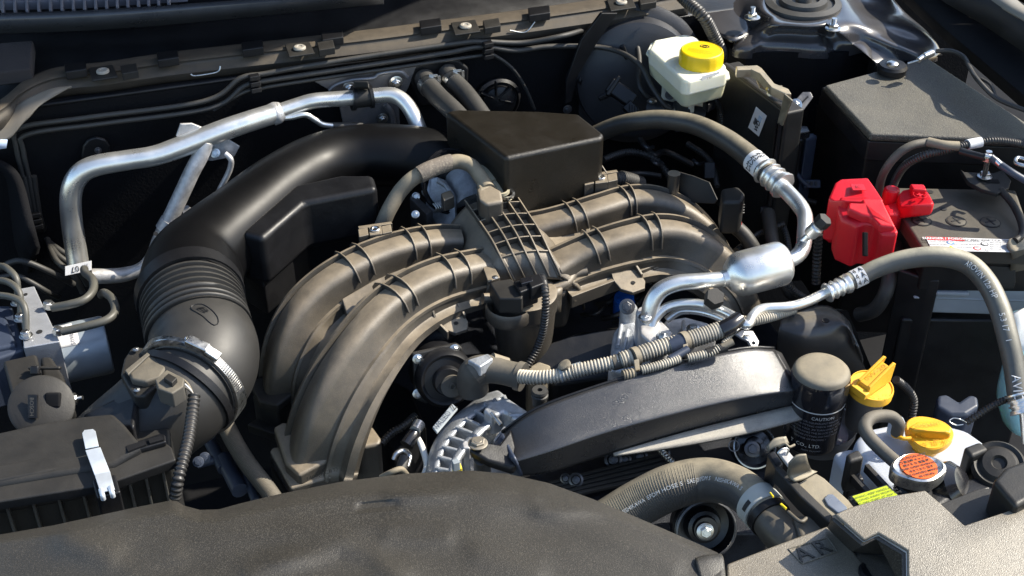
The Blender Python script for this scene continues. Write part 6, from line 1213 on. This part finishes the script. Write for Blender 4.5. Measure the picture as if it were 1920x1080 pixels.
for x, y, r in [(1080, 900, 14), (1150, 862, 17), (1172, 862, 12), (1200, 856, 15), (1060, 897, 10), (1245, 850, 12)]:
    lathe('boss', P(x, y, -.122), tocam(P(x, y, -.12)), [(r*mpp(P(x, y, -.12)), -.01), (r*mpp(P(x, y, -.12)), .003), (r*.7*mpp(P(x, y, -.12)), .004), (r*.5*mpp(P(x, y, -.12)), .001)], M['steel_dk'], en, sides=24); bolt(P(x, y, -.12), tocam(P(x, y, -.12)), r*.35, M['steel_dk'], en)
tube('spark_lead', [(1235, 840, -.11), (1248, 855, -.11), (1262, 868, -.115)], 7, M['zinc'], en, sides=12, corr=(5, 2, .5))
# ---------------- radiator shroud, right
rsd = thing('radiator_shroud', 'faceted dusty grained plastic shroud with embossed letters AR, lower right', 'shroud', (1700, 1000, 0))
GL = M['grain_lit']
V = dict(a=(1564, 969, .035), b=(1592, 956, .037), c=(1661, 936, .038), d=(1733, 924, .038), e=(1761, 948, .036), f=(1807, 990, .034), g=(1925, 951, .036), a2=(1619, 1017, .034), b2=(1646, 1004, .038), c2=(1700, 1036, .036), d2=(1737, 1016, .036), e2=(1786, 1049, .034), g2=(1925, 986, .036),
         h=(1556, 984, -.005), i=(1600, 1030, -.01), j=(1628, 1090, -.02), k=(1700, 1105, .02), l=(1800, 1115, .02), m=(1930, 1115, .02), n=(1640, 1010, .0), o=(1650, 1026, .0), p=(1664, 1040, -.005))
keys = list(V); ix = {k: i for i, k in enumerate(keys)}
def F_(s_): return tuple(ix[k] for k in s_.split())
keys = [k for k in keys if k not in 'hijnop']; ix = {k: i for i, k in enumerate(keys)}
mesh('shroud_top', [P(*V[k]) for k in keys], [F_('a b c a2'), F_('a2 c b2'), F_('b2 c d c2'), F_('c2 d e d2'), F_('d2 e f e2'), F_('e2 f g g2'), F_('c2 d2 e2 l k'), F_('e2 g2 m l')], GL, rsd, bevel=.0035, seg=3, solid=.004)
mesh('shroud_side', [P(*V[k]) for k in 'a a2 i h b2 p k j c2'.split()], [(0, 1, 2, 3), (1, 4, 5, 2), (2, 5, 6, 7), (4, 8, 6, 5)], M['grain'], rsd, bevel=.003, seg=3, solid=.004)  # darker grain paints the shade on this side face
prism('shroud_recess', [(1758, 946, .012), (1835, 915, .012), (1862, 914, .012), (1905, 948, .012), (1812, 992, .012)], .01, M['black_dusty'], rsd, bevel=.002)
prism('shroud_block', [(1862, 900, .05), (1885, 875, .05), (1930, 858, .05), (1960, 920, .05), (1905, 950, .05)], .05, M['black_dusty'], rsd, bevel=.005)
text('S', P(1858, 962, .0130), vr, UP.cross(vr), .012, M['print'], rsd)
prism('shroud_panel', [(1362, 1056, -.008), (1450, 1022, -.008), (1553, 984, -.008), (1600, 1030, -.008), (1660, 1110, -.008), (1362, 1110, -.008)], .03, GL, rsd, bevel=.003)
ex = (P(1560, 1010, -.008)-P(1500, 1032, -.008)).normalized(); ey = UP.cross(ex)
tri = [P(1478, 1029, -.0074), P(1552, 1008, -.0074), P(1570, 1034, -.0074), P(1504, 1057, -.0074)]
for a, b in ((0, 1), (1, 2), (2, 3), (3, 0)): tube('emblem_edge', [tri[a], tri[b]], [.0006, .0006], GL, rsd, sides=6, n=2, absr=True)
text('A', P(1506, 1040, -.0078), ex, ey, .024, M['grain'], rsd, off=.0002, depth=.0016); text('R', P(1541, 1028, -.0078), ex, ey, .024, M['grain'], rsd, off=.0002, depth=.0016)
lathe('shroud_pin', P(1634, 1075, -.008), UP, [(.012, 0), (.012, .003), (.009, .004), (.008, .002), (.001, .002)], M['black'], rsd, sides=32)
# ---------------- front cover, left
def fy(x):
    pts = [(-80, 1016), (100, 985), (250, 952), (322, 938), (333, 940), (345, 948), (375, 956), (410, 955), (450, 944), (520, 927), (640, 903), (760, 888), (880, 882), (950, 888), (1030, 906), (1110, 935), (1180, 964), (1250, 994), (1310, 1020), (1345, 1036), (1358, 1050)]
    for (a, b), (c, d) in zip(pts, pts[1:]):
        if a <= x <= c: return b+(d-b)*(x-a)/(c-a)
    return pts[-1][1]
def dome(x, y, v):
    z = .022-.016*(1-min(1, v*7))**2-.03*max(0, (480-x)/560)**2
    for gx, gy, sx, sy, am in [(170, 1015, 70, 30, .006), (300, 1060, 120, 40, -.004), (700, 1040, 160, 60, -.006), (640, 1000, 200, 25, .004), (800, 930, 90, 14, .003), (960, 950, 120, 16, .003), (770, 1000, 70, 12, -.003), (1050, 990, 120, 30, -.004), (1060, 960, 60, 12, .003), (550, 1050, 60, 20, .004), (740, 1075, 50, 30, .005)]:
        z += .55*am*math.exp(-((x-gx)/sx)**2-((y-gy)/sy)**2)
    for pl_, wd, am in [([(470, 1075), (560, 1040), (640, 1022), (700, 1040), (750, 1085)], 11, .0035), ([(740, 930), (860, 922), (1000, 935)], 8, .0022), ([(730, 1000), (835, 1004)], 9, .0022), ([(130, 1015), (200, 1045)], 16, .005), ([(250, 1070), (320, 1040)], 14, .003), ([(1020, 960), (1150, 1010), (1260, 1060)], 12, .0025), ([(900, 1040), (1000, 1075)], 14, .003)]:
        dm = 1e9
        for (a, b), (c, d) in zip(pl_, pl_[1:]):
            L2 = (c-a)**2+(d-b)**2; t = max(0, min(1, ((x-a)*(c-a)+(y-b)*(d-b))/L2)); dm = min(dm, (x-a-t*(c-a))**2+(y-b-t*(d-b))**2)
        z += .85*am*math.exp(-dm/(wd*2.0)**2)
    g = max(abs((x-708)*.98+(y-948)*.1)/32-1, 0)+max(abs(y-948+(x-708)*.09)/6.0-1, 0); z -= .0016*max(0, 1-g*3)
    return z
rows = []; nv = 56; nx = 240
for j in range(nv+1):
    v = (j/nv)**1.5; row = []
    for i in range(nx+1):
        x = -80+(1357+80)*i/nx; y0 = fy(x); y = y0+(1135-y0)*v; row.append(P(x, y, dome(x, y, v)))
    rows.append(row)
rows.insert(0, [p-UP*.02+Vector((0, .001, 0)) for p in rows[0]])
fc = thing('front_cover', 'wide grained black plastic front cover with soft dents and one small slot', 'cover', (700, 1000, .02))
patch('cover_sheet', rows, M['grain'], fc, nu=1, nv=1, solid=.003)
patch('cover_tab', [[(1303, 1046, .024), (1325, 1040, .024), (1352, 1038, .022)], [(1306, 1056, .026), (1330, 1050, .026), (1357, 1048, .024)], [(1318, 1100, .02), (1340, 1095, .02), (1362, 1090, .018)]], M['grain'], fc, nu=4, nv=4, solid=.004)
# ================================================================== LOWER ENGINE, GAPS
eb_ = thing('engine_block', 'dark engine castings hidden below the manifold', 'engine', (950, 650, -.25))
ED = bpy.data.materials['engine_dark']
prism('block', [(560, 620, -.24), (900, 470, -.24), (1380, 520, -.24), (1480, 640, -.24), (1440, 820, -.24), (900, 960, -.24), (520, 980, -.24)], .25, ED, eb_, bevel=.01)
prism('timing_cover', [(1030, 640, -.10), (1090, 620, -.085), (1160, 612, -.085), (1200, 640, -.10), (1180, 700, -.12), (1040, 720, -.12), (990, 690, -.12)], .12, M['black'], eb_, bevel=.006)
prism('tan_bracket', [(985, 690, -.10), (1010, 676, -.10), (1035, 684, -.10), (1020, 715, -.11), (990, 720, -.11)], .06, M['hosetan'], eb_, bevel=.004)
prism('side_cover', [(680, 740, -.17), (725, 705, -.17), (770, 730, -.17), (800, 800, -.17), (740, 850, -.17), (700, 800, -.17)], .1, M['black'], eb_, bevel=.005); lathe('cover_rivet', P(724, 731, -.165), UP, [(.003, 0), (.003, .003), (.001, .004)], M['steel_dk'], eb_, sides=12)
for k in range(10):
    x = 1080+random.random()*120; y = 560+random.random()*70; tube('block_cable', [(x, y, -.12), (x+30, y-20+random.random()*20, -.1), (x+70, y-50+random.random()*30, -.12)], 3+random.random()*3, random.choice([M['loom_dk'], M['rubber_dk']]), eb_, sides=8)
bp = thing('blue_plug', 'small bright blue round connector in the gap below the right runner', 'connector', (1175, 560, -.1))
lathe('plug', P(1170, 575, -.10), UP, [(.014, -.01), (.014, .008), (.011, .011), (.011, .016), (.001, .016)], M['blue'], bp, sides=28); tube('plug_band', [(1170, 562, -.088), (1170, 558, -.084)], 19, M['blue'], bp, sides=20)
ol = tag(tube('engine_loom', [(1200, 580, -.1), (1170, 610, -.11), (1130, 625, -.12)], 3, M['loom_dk'], sides=8), 'thin dark cable in the gap by the blue connector', 'cable')
al2 = thing('lower_loom', 'glossy black corrugated loom and silver sleeve left of the alternator', 'wiring loom', (750, 820, -.14))
tube('loom', [(715, 832, -.14), (735, 812, -.135), (758, 798, -.13), (778, 780, -.13)], 8, M['loom_dk'], al2, sides=14, corr=(6, 2, .5)); tube('sleeve', [(762, 835, -.12), (775, 815, -.115), (788, 795, -.115)], [14, 13, 11], M['blackgloss'], al2, sides=16); tube('sleeve_foil', [(778, 808, -.11), (786, 795, -.11)], [11, 12], M['alu'], al2, sides=14)
tube('silver_ring', [(738, 862, -.12), (744, 850, -.115), (758, 845, -.115), (768, 855, -.115), (764, 875, -.12)], 5, M['zinc'], al2, sides=10); tube('lower_plug', [(752, 880, -.12), (760, 858, -.115)], 11, M['rubber_dk'], al2, sides=14)
tube('bright_trim', [(778, 812, -.12), (790, 835, -.12), (800, 870, -.13), (792, 890, -.13)], [4, 6, 6, 3], M['white'], al2, sides=10); tube('tan_hook', [(715, 895, -.12), (735, 885, -.11), (752, 880, -.11), (762, 890, -.12)], 6, M['hosetan'], al2, sides=10)
lh = thing('lower_hose', 'dusty ribbed black hose running down beside the air filter box', 'hose', (470, 850, -.15))
tube('hose', [(420, 790, -.16), (440, 830, -.16), (465, 870, -.165), (500, 915, -.17), (520, 945, -.17)], 17, M['rubber'], lh, sides=20, corr=(4, .8, .5)); 
lv = thing('lower_castings', 'dark blue grey pipe fittings in the gap between the air filter box and the manifold', 'fittings', (420, 880, -.2))
for a, b, r in [((385, 810), (420, 880), 12), ((420, 860), (450, 920), 16), ((370, 870), (400, 862), 9), ((440, 830), (480, 940), 9)]: tube('fitting', [(a[0], a[1], -.19), (b[0], b[1], -.19)], r, M['navy'], lv, sides=14)
for x, y in [(372, 866), (384, 858), (395, 812)]: bolt(P(x, y, -.175), tocam(P(x, y, -.17)), 7, M['navy'], lv)
bw = thing('wiring_connector', 'ribbed dark connector with red and blue wires right of the manifold', 'connector', (1375, 385, .0))
prism('connector_shell', [(1352, 352, .03), (1385, 348, .03), (1398, 362, .03), (1392, 378, .03), (1355, 378, .03)], .05, M['black_dusty'], bw, bevel=.005)
for k in range(4): tube('shell_rib', [P(1350, 384+5*k, .01-.006*k), P(1372, 389+5*k, .012-.006*k), P(1395, 384+5*k, .01-.006*k)], 2, M['black'], bw, sides=8)
for x, y, m_ in [(1357, 402, 'blue'), (1358, 415, 'blue'), (1385, 402, 'redlab'), (1386, 412, 'redlab'), (1371, 404, 'black'), (1372, 418, 'printgrey')]: tube('wire_seal', [(x, y, -.01), (x, y+10, -.03)], 5, M[m_], bw, sides=10)
tube('connector_cable', [(1372, 420, -.03), (1395, 440, -.04), (1415, 470, -.06), (1425, 500, -.09)], 14, M['rubber_dk'], bw, sides=16)
bs = thing('bracket_post', 'dusty round post with a thin plate behind the right end of the manifold', 'post', (1265, 345, .02))
lathe('post', P(1264, 325, .025), -UP, [(.0085, 0), (.008, .002), (.0075, .05), (.009, .07)], MF, bs, sides=24); plate('post_plate', [(1272, 322, .02), (1300, 330, .018), (1330, 342, .015), (1345, 375, .0), (1340, 382, -.01), (1275, 380, -.02)], .003, M['black_dusty'], bs)
tag(tube('battery_cable', [(1680, 460, -.02), (1670, 500, -.03), (1662, 545, -.05), (1640, 580, -.08), (1610, 590, -.1)], 14, M['rubber_dk'], sides=16), 'thick black cable curving down below the red terminal cover', 'cable')
tag(tube('terminal_loom', [(1535, 440, -.02), (1532, 480, -.05), (1530, 530, -.09)], 9, M['loom_dk'], sides=12, corr=(8, 3, .5)), 'vertical black corrugated loom left of the red terminal cover', 'wiring loom')
tag(tube('under_loom', [(1470, 530, -.06), (1495, 550, -.08), (1530, 570, -.1)], 7, M['loom_dk'], sides=12, corr=(6, 2, .5)), 'short black corrugated loom under the aluminium muffler can', 'wiring loom')
rg = thing('rear_looms', 'tangle of black looms and cables in the dark gap behind the right runners', 'wiring looms', (1300, 330, -.05))
for k, (pts, rr_k, cor) in enumerate([([(1130, 300, -.02), (1180, 285, -.03), (1230, 300, -.04), (1260, 340, -.06)], 7, 1), ([(1200, 262, -.05), (1225, 290, -.05), (1250, 285, -.06), (1300, 310, -.08)], 6, 0), ([(1290, 270, -.05), (1330, 300, -.05), (1345, 350, -.05)], 6, 1),
    ([(1400, 350, -.08), (1440, 380, -.08), (1470, 430, -.09), (1480, 480, -.1)], 7, 1), ([(1430, 330, -.09), (1470, 360, -.09), (1530, 380, -.1)], 5, 0), ([(1380, 470, -.06), (1420, 440, -.07), (1470, 420, -.07)], 6, 1), ([(1150, 330, -.03), (1200, 325, -.04), (1240, 330, -.04)], 5, 0)]):
    tube('cable', pts, rr_k, M['loom_dk'], rg, sides=12, corr=(6, 1.8, .5) if cor else None)
for x, y, z in [(1205, 270, -.03), (1222, 300, -.03), (1300, 300, -.06)]: tube('foil_glint', [(x, y, z), (x+8, y+7, z), (x+20, y+6, z-.01)], 3.5, M['steel_dk'], rg, sides=10)
box('cable_clip', (1440, 395, -.07), vr*.012, vu*.006, vd*.006, M['black'], rg); box('cable_clip', (1330, 320, -.04), vr*.008, vu*.012, vd*.006, M['black'], rg)
tag(tube('rear_cable', [(1440, 400, -.06), (1448, 450, -.06), (1460, 500, -.08), (1480, 545, -.1), (1500, 560, -.12)], 13, M['rubber_dk'], sides=14), 'dark cable behind the aluminium muffler can', 'cable')
# ================================================================== HOOD, open, hinged behind the cowl (above the frame)
hp = [Vector((-.80, .92, .16)), Vector((.80, .80, .16)), Vector((.80, .30, 1.08)), Vector((-.80, .42, 1.08))]
tag(mesh('open_hood', hp, [(0, 1, 2, 3)], M['blackmat'], None, solid=.02, smooth=False), 'open hood standing above the engine bay, black underside', 'hood')
